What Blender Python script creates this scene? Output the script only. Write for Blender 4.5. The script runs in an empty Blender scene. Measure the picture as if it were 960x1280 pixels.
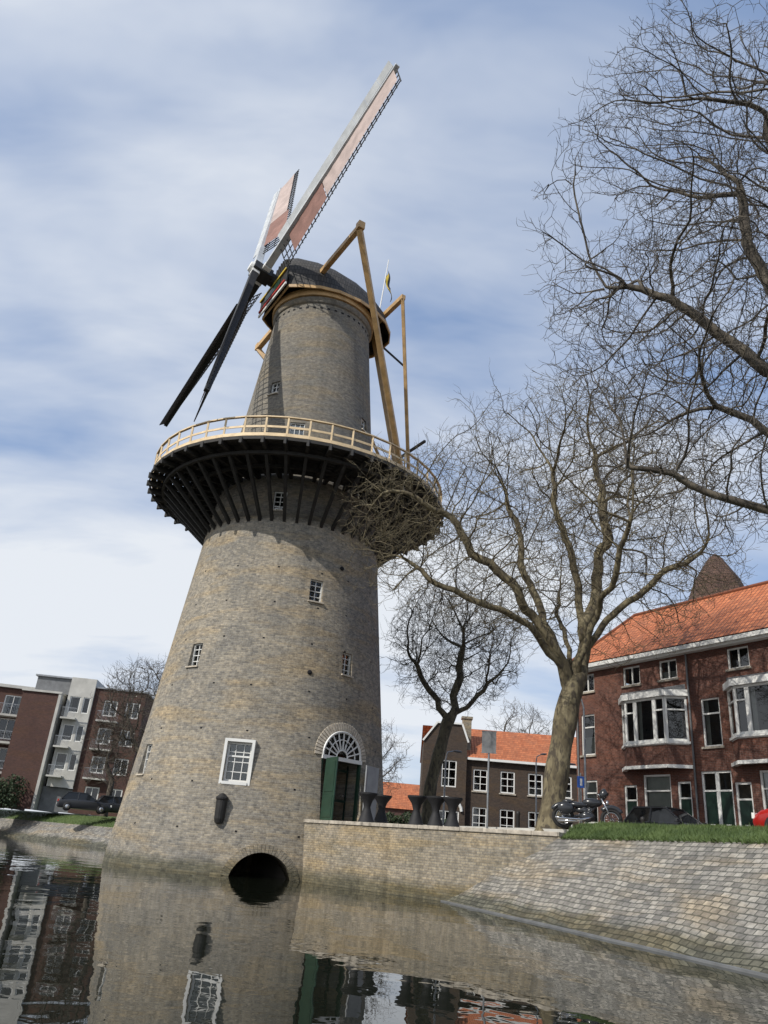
import bpy, math, random
from mathutils import Vector, Matrix, noise
from mathutils.kdtree import KDTree
sc=bpy.context.scene
sin,cos,pi,rad=math.sin,math.cos,math.pi,math.radians
random.seed(7)

# ---------------------------------------------------------------- materials
def newmat(name):
    m=bpy.data.materials.new(name); m.use_nodes=True
    nt=m.node_tree; b=nt.nodes['Principled BSDF']; return m,nt,b
def N(nt,t,**k):
    n=nt.nodes.new(t)
    for a,v in k.items(): setattr(n,a,v)
    return n
def mixc(nt,fac,a,b,blend='MIX'):
    n=N(nt,'ShaderNodeMix',data_type='RGBA',blend_type=blend)
    for i,v in ((0,fac),(6,a),(7,b)):
        if hasattr(v,'is_linked') or hasattr(v,'links'): nt.links.new(v,n.inputs[i])
        else: n.inputs[i].default_value=v if i==0 else (*v,1) if len(v)==3 else v
    return n.outputs[2]
def ramp(nt,inp,p0,p1,c0=(0,0,0,1),c1=(1,1,1,1)):
    r=N(nt,'ShaderNodeValToRGB'); r.color_ramp.elements[0].position=p0; r.color_ramp.elements[1].position=p1
    r.color_ramp.elements[0].color=c0; r.color_ramp.elements[1].color=c1
    nt.links.new(inp,r.inputs[0]); return r.outputs[0]
def noisen(nt,vec,scale,detail=3,rough=.55,dist=0):
    n=N(nt,'ShaderNodeTexNoise'); n.inputs['Scale'].default_value=scale; n.inputs['Detail'].default_value=detail
    n.inputs['Roughness'].default_value=rough; n.inputs['Distortion'].default_value=dist
    nt.links.new(vec,n.inputs['Vector']); return n.outputs['Fac']
def mth(nt,op,a,b=None):
    n=N(nt,'ShaderNodeMath',operation=op)
    for i,v in enumerate((a,b)):
        if v is None: continue
        if isinstance(v,(int,float)): n.inputs[i].default_value=v
        else: nt.links.new(v,n.inputs[i])
    return n.outputs[0]
def bump(nt,h,b,strength=.3,dist=.02):
    n=N(nt,'ShaderNodeBump'); n.inputs['Strength'].default_value=strength; n.inputs['Distance'].default_value=dist
    nt.links.new(h,n.inputs['Height']); nt.links.new(n.outputs[0],b.inputs['Normal'])
def simple(name,col,rough=.6,var=.25,scale=3,metal=0,bmp=.1):
    m,nt,b=newmat(name)
    tc=N(nt,'ShaderNodeTexCoord').outputs['Object']
    f=noisen(nt,tc,scale,3,.6)
    d=tuple(c*(1-var) for c in col); l=tuple(min(1,c*(1+var)) for c in col)
    c=mixc(nt,ramp(nt,f,.3,.7),d,l); nt.links.new(c,b.inputs['Base Color'])
    b.inputs['Roughness'].default_value=rough; b.inputs['Metallic'].default_value=metal
    if bmp: bump(nt,noisen(nt,tc,scale*8,1),b,bmp,.01)
    return m
def brickmat(name,c1,c2,mortar,mode,bw,bh,ms,pA=None,pB=None,ps=.35,bmp=.5,mottle=.35,rough=.9,R0=5.6,wet=None,rag=0,streak=0):
    m,nt,b=newmat(name)
    tcn=N(nt,'ShaderNodeTexCoord'); tc=tcn.outputs['Object']
    s=N(nt,'ShaderNodeSeparateXYZ'); nt.links.new(tc,s.inputs[0])
    if mode=='uv': vec=tcn.outputs['UV']
    else:
        if mode=='cyl':
            u=mth(nt,'MULTIPLY',mth(nt,'ARCTAN2',s.outputs[0],mth(nt,'MULTIPLY',s.outputs[1],-1)),R0)
        else: u=mth(nt,'ADD',s.outputs[0],s.outputs[1])
        c=N(nt,'ShaderNodeCombineXYZ'); nt.links.new(u,c.inputs[0]); nt.links.new(s.outputs[2],c.inputs[1]); vec=c.outputs[0]
    bvec=vec
    if rag:
        nz=N(nt,'ShaderNodeTexNoise'); nz.inputs['Scale'].default_value=3; nz.inputs['Detail'].default_value=1; nt.links.new(vec,nz.inputs['Vector'])
        va=N(nt,'ShaderNodeVectorMath',operation='SCALE'); nt.links.new(nz.outputs['Color'],va.inputs[0]); va.inputs['Scale'].default_value=rag
        vb=N(nt,'ShaderNodeVectorMath',operation='ADD'); nt.links.new(vec,vb.inputs[0]); nt.links.new(va.outputs[0],vb.inputs[1]); bvec=vb.outputs[0]
    br=N(nt,'ShaderNodeTexBrick'); nt.links.new(bvec,br.inputs['Vector'])
    br.inputs['Color1'].default_value=(*c1,1); br.inputs['Color2'].default_value=(*c2,1); br.inputs['Mortar'].default_value=(*mortar,1)
    br.inputs['Scale'].default_value=1; br.inputs['Mortar Size'].default_value=ms; br.inputs['Mortar Smooth'].default_value=.3
    br.inputs['Brick Width'].default_value=bw; br.inputs['Row Height'].default_value=bh
    col=br.outputs['Color']
    if pA:
        f=ramp(nt,noisen(nt,vec,ps,3,.65,.6),.42,.62)
        col=mixc(nt,mth(nt,'MULTIPLY',f,.75),col,mixc(nt,1.0,col,pA,'MULTIPLY'))
        mp=N(nt,'ShaderNodeMapping'); mp.inputs['Scale'].default_value=(.35,1.8,1); mp.inputs['Location'].default_value=(3,7,0)
        nt.links.new(vec,mp.inputs[0])
        f=ramp(nt,noisen(nt,mp.outputs[0],ps*1.5,3,.6,.3),.48,.64)
        col=mixc(nt,mth(nt,'MULTIPLY',f,.8),col,mixc(nt,1.0,col,pB,'MULTIPLY'))
    if streak:
        mp=N(nt,'ShaderNodeMapping'); mp.inputs['Scale'].default_value=(1.6,.10,1); nt.links.new(vec,mp.inputs[0])
        f=ramp(nt,noisen(nt,mp.outputs[0],1.0,3,.6,.2),.5,.75)
        col=mixc(nt,mth(nt,'MULTIPLY',f,streak),col,mixc(nt,1.0,col,(.55,.55,.55),'MULTIPLY'))
    f=noisen(nt,vec,5.5,4,.8)
    k=mth(nt,'ADD',mth(nt,'MULTIPLY',mth(nt,'SUBTRACT',f,.5),mottle*4),1.0)
    cc=N(nt,'ShaderNodeCombineColor')
    for i in range(3): nt.links.new(k,cc.inputs[i])
    col=mixc(nt,1.0,col,cc.outputs[0],'MULTIPLY')
    if wet is not None:
        w=mth(nt,'ADD',s.outputs[2],mth(nt,'MULTIPLY',noisen(nt,vec,1.3,2),-.5))
        f=ramp(nt,w,max(0,wet-.35),wet+.1,(1,1,1,1),(0,0,0,1))
        col=mixc(nt,mth(nt,'MULTIPLY',f,.75),col,mixc(nt,1.0,col,(.28,.30,.22),'MULTIPLY'))
    nt.links.new(col,b.inputs['Base Color']); b.inputs['Roughness'].default_value=rough
    b.inputs['Specular IOR Level'].default_value=.25
    bump(nt,mth(nt,'MULTIPLY',br.outputs['Fac'],-1),b,bmp,.014)
    return m

M={}
M['mill']=brickmat('mill_brick',(.385,.335,.255),(.215,.195,.165),(.32,.295,.25),'cyl',.23,.085,.012,(.68,.72,.79),(1.2,1.05,.82),.42,.7,.5,wet=.25,streak=.35)
M['millup']=brickmat('mill_brick_upper',(.27,.24,.19),(.165,.15,.13),(.215,.2,.17),'cyl',.21,.08,.012,(.78,.82,.88),(1.15,1.04,.86),.5,.7,.45,R0=3.5,streak=.5)
M['quay']=brickmat('quay_brick',(.385,.325,.235),(.25,.215,.165),(.27,.245,.205),'box',.23,.085,.012,(.66,.70,.74),(1.15,1.02,.78),.5,.7,.55,wet=.3,streak=.6)
M['redbrick']=brickmat('red_brick',(.175,.072,.05),(.11,.05,.038),(.17,.125,.105),'box',.22,.07,.009,(.78,.8,.85),(1.12,1.0,.9),.5,.4,.35,streak=.4)
M['darkbrick']=brickmat('dark_brick',(.085,.058,.042),(.055,.04,.032),(.08,.07,.06),'box',.22,.07,.009,(.85,.85,.9),(1.2,1.1,.9),.5,.3,.25)
M['aptbrick']=brickmat('apartment_brick',(.12,.058,.046),(.085,.044,.037),(.10,.08,.07),'box',.22,.07,.009,(.85,.85,.9),(1.1,1.05,.9),.4,.3,.2)
M['cobble']=brickmat('slope_stone',(.37,.345,.30),(.175,.165,.15),(.11,.11,.095),'uv',.25,.145,.016,(.68,.70,.74),(1.2,1.05,.84),.5,.7,.5,wet=.12,rag=.035)
M['street']=brickmat('street_clinker',(.16,.10,.075),(.11,.075,.06),(.08,.07,.06),'uv',.2,.08,.01,(.85,.85,.85),(1.1,1.1,1.1),.4,.4,.3)
M['arch']=simple('arch_stone',(.52,.46,.37),.85,.28,5)
M['coping']=simple('coping_stone',(.38,.34,.28),.85,.4,4)
M['woodY']=simple('yellow_wood',(.72,.55,.33),.55,.2,2.5)
M['beamY']=simple('ochre_beam',(.50,.32,.14),.5,.25,2)
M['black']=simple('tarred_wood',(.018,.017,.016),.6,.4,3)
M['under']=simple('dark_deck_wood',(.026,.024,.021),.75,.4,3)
M['white']=simple('white_paint',(.76,.76,.73),.45,.06,2,0,.03)
M['grey']=simple('grey_paint',(.52,.54,.55),.5,.18,1.5)
M['greyd']=simple('weathered_grey_paint',(.30,.31,.32),.5,.15,2)
M['green']=simple('green_paint',(.018,.05,.032),.35,.2,2,0,.03)
M['dkgreen']=simple('dark_green_paint',(.012,.03,.022),.3,.15,2,0,.03)
M['sail1']=simple('bleached_sailcloth',(.45,.36,.33),.8,.2,1.2)
M['sail2']=simple('red_sailcloth',(.24,.125,.10),.8,.25,1.2)
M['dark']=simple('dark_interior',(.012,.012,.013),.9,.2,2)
M['curtain']=simple('curtain',(.55,.54,.50),.9,.12,3)
M['metal']=simple('galvanised_steel',(.32,.33,.34),.4,.15,6,.7)
M['chrome']=simple('chrome',(.6,.6,.6),.15,.05,6,1,0)
M['blackpl']=simple('black_cloth',(.012,.012,.014),.7,.3,4)
M['rubber']=simple('rubber',(.015,.015,.015),.8,.2,6)
M['redp']=simple('red_car_paint',(.36,.015,.012),.2,.05,2,0,0)
M['darkp']=simple('dark_car_paint',(.03,.032,.036),.2,.05,2,0,0)
M['bluesign']=simple('blue_sign',(.02,.10,.42),.4,.05,2,0,0)
M['concrete']=simple('pale_concrete',(.50,.49,.45),.8,.15,1.2)
M['lead']=simple('lead_roof',(.16,.165,.17),.6,.2,2)
M['ochre']=simple('ochre',(.62,.45,.05),.6,.1,3)
M['redtrim']=simple('red_trim',(.45,.03,.02),.5,.1,3)
M['algae']=brickmat('brown_shingle',(.13,.08,.06),(.08,.05,.04),(.04,.03,.025),'box',.25,.22,.02,bmp=.5,mottle=.3)
M['hedge']=simple('hedge_leaves',(.03,.05,.018),.7,.5,1.5)
def glassmat():
    m,nt,b=newmat('window_glass'); nt.nodes.remove(b)
    out=nt.nodes['Material Output']
    t=N(nt,'ShaderNodeBsdfTransparent'); t.inputs[0].default_value=(.75,.8,.8,1)
    g=N(nt,'ShaderNodeBsdfGlossy'); g.inputs['Roughness'].default_value=.02
    tc=N(nt,'ShaderNodeTexCoord').outputs['Object']
    bn=N(nt,'ShaderNodeBump'); bn.inputs['Strength'].default_value=.05; bn.inputs['Distance'].default_value=.02
    nt.links.new(noisen(nt,tc,1.5,1),bn.inputs['Height']); nt.links.new(bn.outputs[0],g.inputs['Normal'])
    fr=N(nt,'ShaderNodeFresnel'); fr.inputs[0].default_value=1.9
    mx=N(nt,'ShaderNodeMixShader'); nt.links.new(fr.outputs[0],mx.inputs[0]); nt.links.new(t.outputs[0],mx.inputs[1]); nt.links.new(g.outputs[0],mx.inputs[2])
    nt.links.new(mx.outputs[0],out.inputs[0]); return m
M['glass']=glassmat()
def tilemat(name,col):
    m,nt,b=newmat(name)
    uv=N(nt,'ShaderNodeTexCoord').outputs['UV']
    br=N(nt,'ShaderNodeTexBrick'); nt.links.new(uv,br.inputs['Vector']); br.offset=0
    br.inputs['Color1'].default_value=(*col,1); br.inputs['Color2'].default_value=(col[0]*.68,col[1]*.6,col[2]*.55,1)
    br.inputs['Mortar'].default_value=(col[0]*.3,col[1]*.25,col[2]*.25,1)
    br.inputs['Scale'].default_value=1; br.inputs['Mortar Size'].default_value=.03; br.inputs['Brick Width'].default_value=.25; br.inputs['Row Height'].default_value=.33
    br.inputs['Mortar Smooth'].default_value=.6
    f=noisen(nt,uv,.8,4,.7); c=mixc(nt,mth(nt,'MULTIPLY',ramp(nt,f,.42,.68),.5),br.outputs[0],(.20,.09,.05))
    nt.links.new(c,b.inputs['Base Color']); b.inputs['Roughness'].default_value=.75
    s=N(nt,'ShaderNodeSeparateXYZ'); nt.links.new(uv,s.inputs[0])
    w=mth(nt,'SINE',mth(nt,'MULTIPLY',s.outputs[0],2*pi/.25))
    w2=mth(nt,'FRACT',mth(nt,'DIVIDE',s.outputs[1],.33))
    bump(nt,mth(nt,'SUBTRACT',w,w2),b,.6,.03)
    return m
M['tile']=tilemat('orange_pantile',(.60,.20,.08))
def shinglemat():
    m,nt,b=newmat('cap_shingle')
    uv=N(nt,'ShaderNodeTexCoord').outputs['UV']
    br=N(nt,'ShaderNodeTexBrick'); nt.links.new(uv,br.inputs['Vector'])
    br.inputs['Color1'].default_value=(.075,.07,.065,1); br.inputs['Color2'].default_value=(.04,.038,.035,1); br.inputs['Mortar'].default_value=(.012,.012,.012,1)
    br.inputs['Scale'].default_value=1; br.inputs['Mortar Size'].default_value=.015; br.inputs['Brick Width'].default_value=.16; br.inputs['Row Height'].default_value=.22
    nt.links.new(br.outputs[0],b.inputs['Base Color']); b.inputs['Roughness'].default_value=.75
    bump(nt,br.outputs['Fac'],b,-.5,.02); return m
M['shingle']=shinglemat()
def barkmat(name,c1,c2,c3,sc_=2.):
    m,nt,b=newmat(name)
    tc=N(nt,'ShaderNodeTexCoord').outputs['Object']
    mp=N(nt,'ShaderNodeMapping'); mp.inputs['Scale'].default_value=(1,1,.45); nt.links.new(tc,mp.inputs[0])
    f=noisen(nt,mp.outputs[0],sc_,3,.65,.5); c=mixc(nt,ramp(nt,f,.42,.56),c1,c2)
    g=noisen(nt,mp.outputs[0],sc_*3.1,2,.6); c=mixc(nt,ramp(nt,g,.5,.62),c,c3)
    nt.links.new(c,b.inputs['Base Color']); b.inputs['Roughness'].default_value=.9
    bump(nt,f,b,.8,.08); return m
M['bark']=barkmat('plane_bark',(.105,.085,.05),(.20,.168,.10),(.062,.05,.034))
M['bark2']=barkmat('grey_bark',(.075,.063,.05),(.125,.106,.08),(.05,.043,.035))
M['bark3']=barkmat('green_grey_bark',(.085,.075,.048),(.14,.125,.08),(.05,.044,.033))
def grassmat():
    m,nt,b=newmat('grass_blades')
    tc=N(nt,'ShaderNodeTexCoord').outputs['Object']
    f=noisen(nt,tc,.7,4,.7); c=mixc(nt,ramp(nt,f,.35,.65),(.05,.085,.02),(.10,.145,.038))
    nt.links.new(c,b.inputs['Base Color']); b.inputs['Roughness'].default_value=.7; return m
M['grass']=grassmat()
def watermat():
    m,nt,b=newmat('canal_water')
    b.inputs['Base Color'].default_value=(.010,.012,.008,1); b.inputs['Roughness'].default_value=.01; b.inputs['IOR'].default_value=1.33
    tc=N(nt,'ShaderNodeTexCoord').outputs['Object']
    mp=N(nt,'ShaderNodeMapping'); mp.inputs['Scale'].default_value=(1,.8,1); mp.inputs['Rotation'].default_value=(0,0,.5); nt.links.new(tc,mp.inputs[0])
    a=noisen(nt,mp.outputs[0],.8,2,.4,.5); c=noisen(nt,mp.outputs[0],3.2,2,.5,.3)
    h=mth(nt,'ADD',a,mth(nt,'MULTIPLY',c,.12))
    bump(nt,h,b,.5,.024); return m
M['water']=watermat()
M['ground']=simple('paving_ground',(.20,.18,.155),.9,.25,.6)

# ---------------------------------------------------------------- mesh builder
class MB:
    def __init__(s): s.v=[];s.f=[];s.uv=[];s.M=Matrix.Identity(4)
    def add(s,vs,fs,uvs=None):
        o=len(s.v); s.v+= [tuple(s.M@Vector(p)) for p in vs]
        for i,f in enumerate(fs):
            s.f.append([o+k for k in f]); s.uv.append(uvs[i] if uvs else None)
    def box(s,x0,x1,y0,y1,z0,z1):
        vs=[(x,y,z) for z in(z0,z1) for x,y in((x0,y0),(x1,y0),(x1,y1),(x0,y1))]
        s.add(vs,[(3,2,1,0),(4,5,6,7),(0,1,5,4),(1,2,6,5),(2,3,7,6),(3,0,4,7)])
    def beam(s,a,b,w,h=None,w2=None,h2=None,up=(0,0,1)):
        h=h or w; w2=w2 or w; h2=h2 or h
        a=Vector(a);b=Vector(b);t=(b-a).normalized();u=Vector(up)
        if abs(t.dot(u))>.98:u=Vector((1,0,0))
        x=t.cross(u).normalized();z=x.cross(t)
        vs=[a+x*i*w/2+z*j*h/2 for i,j in((-1,-1),(1,-1),(1,1),(-1,1))]+[b+x*i*w2/2+z*j*h2/2 for i,j in((-1,-1),(1,-1),(1,1),(-1,1))]
        s.add(vs,[(0,1,2,3),(7,6,5,4),(4,5,1,0),(5,6,2,1),(6,7,3,2),(7,4,0,3)])
    def tube(s,pts,rs,n=6,cap=True):
        pts=[Vector(p) for p in pts]; m=len(pts); vs=[]
        ref=None
        for i,p in enumerate(pts):
            t=(pts[min(i+1,m-1)]-pts[max(i-1,0)])
            if t.length<1e-6:t=Vector((0,0,1))
            t.normalize()
            if ref is None: ref=Vector((1,0,0)) if abs(t.x)<.8 else Vector((0,1,0))
            x=ref-t*ref.dot(t)
            if x.length<1e-3: x=t.orthogonal()
            x.normalize(); ref=x; y=t.cross(x)
            for k in range(n):
                a=2*pi*k/n; vs.append(p+(x*cos(a)+y*sin(a))*rs[i])
        fs=[(i*n+k,i*n+(k+1)%n,(i+1)*n+(k+1)%n,(i+1)*n+k) for i in range(m-1) for k in range(n)]
        if cap: fs+=[tuple(range(n))[::-1],tuple(range((m-1)*n,m*n))]
        s.add(vs,fs)
    def rev(s,prof,c=(0,0,0),n=32,a0=0,a1=2*pi,cap=True):
        full=abs(a1-a0-2*pi)<1e-6; k=n if full else n+1; vs=[]
        for r,z in prof:
            for i in range(k):
                a=a0+(a1-a0)*i/n; vs.append((c[0]+r*sin(a),c[1]-r*cos(a),c[2]+z))
        fs=[(j*k+i,j*k+(i+1)%k,(j+1)*k+(i+1)%k,(j+1)*k+i) for j in range(len(prof)-1) for i in range(n)]
        if cap and full: fs+=[tuple(range(k))[::-1],tuple(range((len(prof)-1)*k,len(prof)*k))]
        s.add(vs,fs)
    def obj(s,name,mat,parent=None,smooth=False,bevel=0):
        me=bpy.data.meshes.new(name); me.from_pydata(s.v,[],s.f)
        if any(u for u in s.uv):
            l=me.uv_layers.new(name='UVMap'); i=0
            for f,u in zip(s.f,s.uv):
                for k in range(len(f)):
                    if u: l.data[i].uv=u[k]
                    i+=1
        me.update()
        if smooth: me.polygons.foreach_set('use_smooth',[True]*len(me.polygons))
        o=bpy.data.objects.new(name,me); sc.collection.objects.link(o); me.materials.append(mat)
        if parent: o.parent=parent
        if bevel:
            b=o.modifiers.new('b','BEVEL'); b.width=bevel; b.segments=2; b.limit_method='ANGLE'
        return o
def empty(name,loc=(0,0,0),rz=0):
    e=bpy.data.objects.new(name,None); sc.collection.objects.link(e); e.location=loc; e.rotation_euler=(0,0,rz); return e
def T(x,y,z,rz=0): return Matrix.Translation((x,y,z))@Matrix.Rotation(rz,4,'Z')

# ---------------------------------------------------------------- windmill
CX,CY=-4.9,40.0
prof=[(-1.5,6.72),(0,6.55),(5,5.95),(10,5.4),(16.0,4.75),(18.8,4.36),(24,3.72),(31.4,2.92)]
def R(z):
    for (z0,r0),(z1,r1) in zip(prof,prof[1:]):
        if z<=z1: return r0+(r1-r0)*(z-z0)/(z1-z0)
    return prof[-1][1]
mill=empty('windmill',(CX,CY,0))
def solid(name,z0,z1,mat):
    zs=[z0]+[z for z,_ in prof if z0<z<z1]+[z1]
    b=MB(); b.rev([(R(z),z) for z in zs],n=128); return b.obj(name,mat,mill)
lower=solid('tower_lower',-1.5,16.2,M['mill']); upper=solid('tower_upper',16.2,31.4,M['millup'])
def azM(az,r,z):
    a=rad(az)
    return Matrix.Translation((r*sin(a),-r*cos(a),z))@Matrix.Rotation(a,4,'Z')
cut=MB(); cutU=MB()
wins=[(23,12.5,.66,1.1,2,4),(-36,9.0,.66,1.1,2,4),(44,9.28,.62,1.05,2,4),(-3,4.32,1.06,1.6,3,4),(-53,4.31,.66,1.3,2,4)]
winsU=[(-5,17.1,.66,1.1,2,4),(-30,24.6,.6,.85,2,3),(-2,21.5,.8,1.1,3,3),(62,23.5,.6,.8,2,3)]
fr=MB();gl=MB();sl=MB();dk=MB()
for L,c in ((wins,cut),(winsU,cutU)):
    for az,z,w,h,nc,nr in L:
        z0=z-h/2; r=R(z)-.16
        c.M=azM(az,r,z0); c.box(-w/2,w/2,-1.2,.35,0,h)
        fr.M=gl.M=sl.M=dk.M=azM(az,r,z0)
        t=.05 if w<1 else .085
        fr.box(-w/2,-w/2+t,.0,.09,0,h);fr.box(w/2-t,w/2,.0,.09,0,h)
        fr.box(-w/2+t,w/2-t,.0,.09,0,t);fr.box(-w/2+t,w/2-t,.0,.09,h-t,h)
        if w>1:
            e=.12
            fr.box(-w/2-e,-w/2-.003,-.24,.05,-e,h+e);fr.box(w/2+.003,w/2+e,-.24,.05,-e,h+e)
            fr.box(-w/2-.003,w/2+.003,-.24,.05,h+.003,h+e);fr.box(-w/2-.003,w/2+.003,-.28,.05,-e,-.003)
            fr.box(-w/2+t,w/2-t,-.01,.08,h*.62,h*.62+.07)
        for i in range(1,nc): x=-w/2+w*i/nc; fr.box(x-.016,x+.016,.02,.07,t,h-t)
        for i in range(1,nr): zz=h*i/nr; fr.box(-w/2+t,w/2-t,.024,.066,zz-.016,zz+.016)
        gl.box(-w/2+.01,w/2-.01,.075,.085,.01,h-.01)
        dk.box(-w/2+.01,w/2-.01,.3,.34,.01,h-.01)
        if w<1: sl.box(-w/2-.06,w/2+.06,-.3,.0,-.07,-.004)
DA=43.;DZ=2.32;DR=1.18;DS=5.0
def extr(mb,poly,y0,y1):
    n=len(poly); vs=[(x,y0,z) for x,z in poly]+[(x,y1,z) for x,z in poly]
    mb.add(vs,[tuple(range(n)),tuple(range(2*n-1,n-1,-1))]+[(i,i+n,(i+1)%n+n,(i+1)%n) for i in range(n)])
cut.M=azM(DA,R(4),0)
extr(cut,[(-DR,DZ),(DR,DZ)]+[(DR*cos(pi*i/20),DS+DR*sin(pi*i/20)) for i in range(21)],-1.5,2.6)
cut.M=azM(11.5,R(0),0)
extr(cut,[(1.3*cos(2*pi*i/40),-.36+1.3*sin(2*pi*i/40)) for i in range(40)],-1.5,6)
def boolean(o,mb):
    mb.M=Matrix.Identity(4)
    c=mb.obj('cutter',M['mill']); c.location=(CX,CY,0)
    import bmesh
    for ob in(c,o):
        bm=bmesh.new(); bm.from_mesh(ob.data); bmesh.ops.recalc_face_normals(bm,faces=bm.faces); bm.to_mesh(ob.data); bm.free()
    bpy.context.view_layer.update()
    m=o.modifiers.new('b','BOOLEAN'); m.operation='DIFFERENCE'; m.object=c; m.solver='EXACT'
    dg=bpy.context.evaluated_depsgraph_get(); me=bpy.data.meshes.new_from_object(o.evaluated_get(dg))
    o.modifiers.clear(); o.data=me; bpy.data.objects.remove(c)
boolean(lower,cut); boolean(upper,cutU)
fr.obj('window_frames',M['white'],mill); gl.obj('window_glass',M['glass'],mill); sl.obj('window_sills',M['arch'],mill); dk.obj('window_dark',M['dark'],mill)
ar=MB()
def wrapz(x,z,off,az0):
    a=rad(az0)+x/R(z); r=R(z)+off; return (r*sin(a),-r*cos(a),z)
for k in range(30):
    a0=pi*k/30+.012;a1=pi*(k+1)/30-.012
    pts=[]
    for off in(.05,-.2):
        for rr,a in((DR+.0,a0),(DR+.36,a0),(DR+.36,a1),(DR,a1)): pts.append(wrapz(rr*cos(a),DS+rr*sin(a),off,DA))
    ar.add(pts,[(0,1,2,3),(7,6,5,4),(0,4,5,1),(1,5,6,2),(2,6,7,3),(3,7,4,0)])
ar.obj('door_arch_ring',M['arch'],mill)
ar=MB()
for k in range(4,31):
    a0=2*pi*(k)/60-.35;a1=2*pi*(k+1)/60-.36
    if -.36+1.3*sin(a0)<-.3: continue
    pts=[]
    for off in(.035,-.2):
        for rr,a in((1.3,a0),(1.62,a0),(1.62,a1),(1.3,a1)): pts.append(wrapz(rr*cos(a),-.36+rr*sin(a),off,11.5))
    ar.add(pts,[(0,1,2,3),(7,6,5,4),(0,4,5,1),(1,5,6,2),(2,6,7,3),(3,7,4,0)])
ar.obj('tunnel_arch_ring',M['quay'],mill)
fl=MB(); fl.M=azM(DA,R(4)-.22,0)
fl.box(-DR,DR,-.08,.08,DS-.14,DS+.02)
for k in range(1,10):
    a=pi*k/10; fl.beam((.35*cos(a),.0,DS+.35*sin(a)),(1.15*cos(a),.0,DS+1.15*sin(a)),.055,.055)
for rr,t in((1.12,.11),(.78,.05),(.33,.07)):
    fl.tube([(rr*cos(pi*i/24),.0,DS+rr*sin(pi*i/24)) for i in range(25)],[t/2]*25,6)
fl.obj('fanlight',M['white'],mill)
g=MB(); g.M=azM(DA,R(4)-.22,0); extr(g,[(1.15*cos(pi*i/20),DS+1.15*sin(pi*i/20)) for i in range(21)],.08,.09); g.obj('fanlight_glass',M['glass'],mill)
g=MB(); g.M=azM(DA,R(4)-.25,0); g.box(-DR,-DR+.1,-.05,.1,DZ,DS-.14); g.box(DR-.1,DR,-.05,.1,DZ,DS-.14); g.obj('door_posts',M['green'],mill)
def leaf(name,x,ang,mat,sgn):
    d=MB(); d.M=azM(DA,R(3)+.02,0)@Matrix.Translation((x,0,0))@Matrix.Rotation(rad(ang),4,'Z')
    w=1.12*sgn; a,b=sorted((0,w))
    d.box(a,b,-.03,.03,DZ+.03,DS-.15)
    for z0,z1 in((DZ+.15,DZ+1.0),(DZ+1.15,DS-.3)):
        d.box(a+.12,b-.12,-.05,-.033,z0,z1); d.box(a+.12,b-.12,.033,.05,z0,z1)
    d.obj(name,mat,mill,bevel=.008)
leaf('door_leaf_green',-DR,-106,M['green'],1); leaf('door_leaf_grey',DR+.02,16,M['greyd'],1)
g=MB(); g.M=azM(DA,R(4)+.0-.9,0); g.box(.1,.16,0,.06,DZ,DS-.2);g.box(DR-.16,DR-.1,0,.06,DZ,DS-.2);g.box(.16,DR-.16,0,.06,DZ+.9,DZ+1.0);g.box(.16,DR-.16,0,.06,DS-.5,DS-.4); g.obj('inner_door_frame',M['dkgreen'],mill)
g=MB(); g.M=azM(-6,R(2.5)+.12,0)
g.rev([(.02,1.85),(.17,1.9),(.21,2.05),(.23,2.75),(.26,2.8),(.26,2.86),(.1,3.0),(.02,3.03)],n=16)
g.box(-.05,.05,.1,.45,2.1,2.2); g.box(-.05,.05,.1,.45,2.65,2.75); g.obj('wall_lantern',M['black'],mill)
g=MB()
for az,z in((23,8.5),(38,14.0)):
    g.M=azM(az,R(z)+.01,z)@Matrix.Rotation(pi/2,4,'X'); g.rev([(.11,-.04),(.11,.03),(.05,.06)],n=14)
for i in range(44):
    g.M=azM(i*360/44+3,R(30.5)-.02,30.45); g.box(-.08,.08,-.04,.1,0,.11)
random.seed(5)
for z in (1.6,3.4,5.6,7.6,9.8,11.6,13.4):
    for i in range(16):
        az=i*22.5+random.uniform(-3,3); g.M=azM(az,R(z)-.03,z); g.box(-.045,.045,-.035,.06,0,.07)
g.obj('wall_anchors',M['dark'],mill)
g=MB(); g.rev([(R(30.9)-.1,30.85),(R(30.9)+.07,30.88),(R(30.9)+.1,31.0),(3.1,31.1),(3.12,31.25),(2.9,31.3)],n=96,cap=False); g.obj('top_brick_ring',M['millup'],mill,True)
# stage
ST=18.75;RO=8.15
nJ=48
jo=MB();dk=MB();ra=MB();fa=MB();wl=MB()
for i in range(nJ):
    a=2*pi*i/nJ; d=Vector((sin(a),-cos(a),0)); z=Vector((0,0,1))
    jo.beam(d*4.2+z*(ST-.2),d*(RO+.12)+z*(ST-.2),.16,.26)
    jo.beam(d*(R(16.0)-.05)+z*15.95,d*7.35+z*(ST-.42),.15,.18)
    p=d*(RO-.06)
    ra.beam(p+z*(ST-.02),p+z*(ST+1.12),.085,.085)
    q=d*(RO+.1); wl.beam(q+z*(ST-.36),q+z*(ST-.05),.1,.1)
    a2=2*pi*(i+1)/nJ; d2=Vector((sin(a2),-cos(a2),0))
    for hh,t1,t2 in((1.15,.13,.06),(.62,.035,.11)):
        ra.beam(d*(RO-.06)+z*(ST+hh),d2*(RO-.06)+z*(ST+hh),t1,t2)
    ra.beam(d*(RO+.0)+z*(ST+.16),d2*(RO+.0)+z*(ST+.16),.035,.17)
    fa.beam(d*(RO+.05)+z*(ST-.06),d2*(RO+.05)+z*(ST-.06),.07,.16)
    for rr in(6.0,7.4): 
        fa.beam(d*rr+z*(ST-.42),d2*rr+z*(ST-.42),.16,.16)
r=4.45
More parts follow.
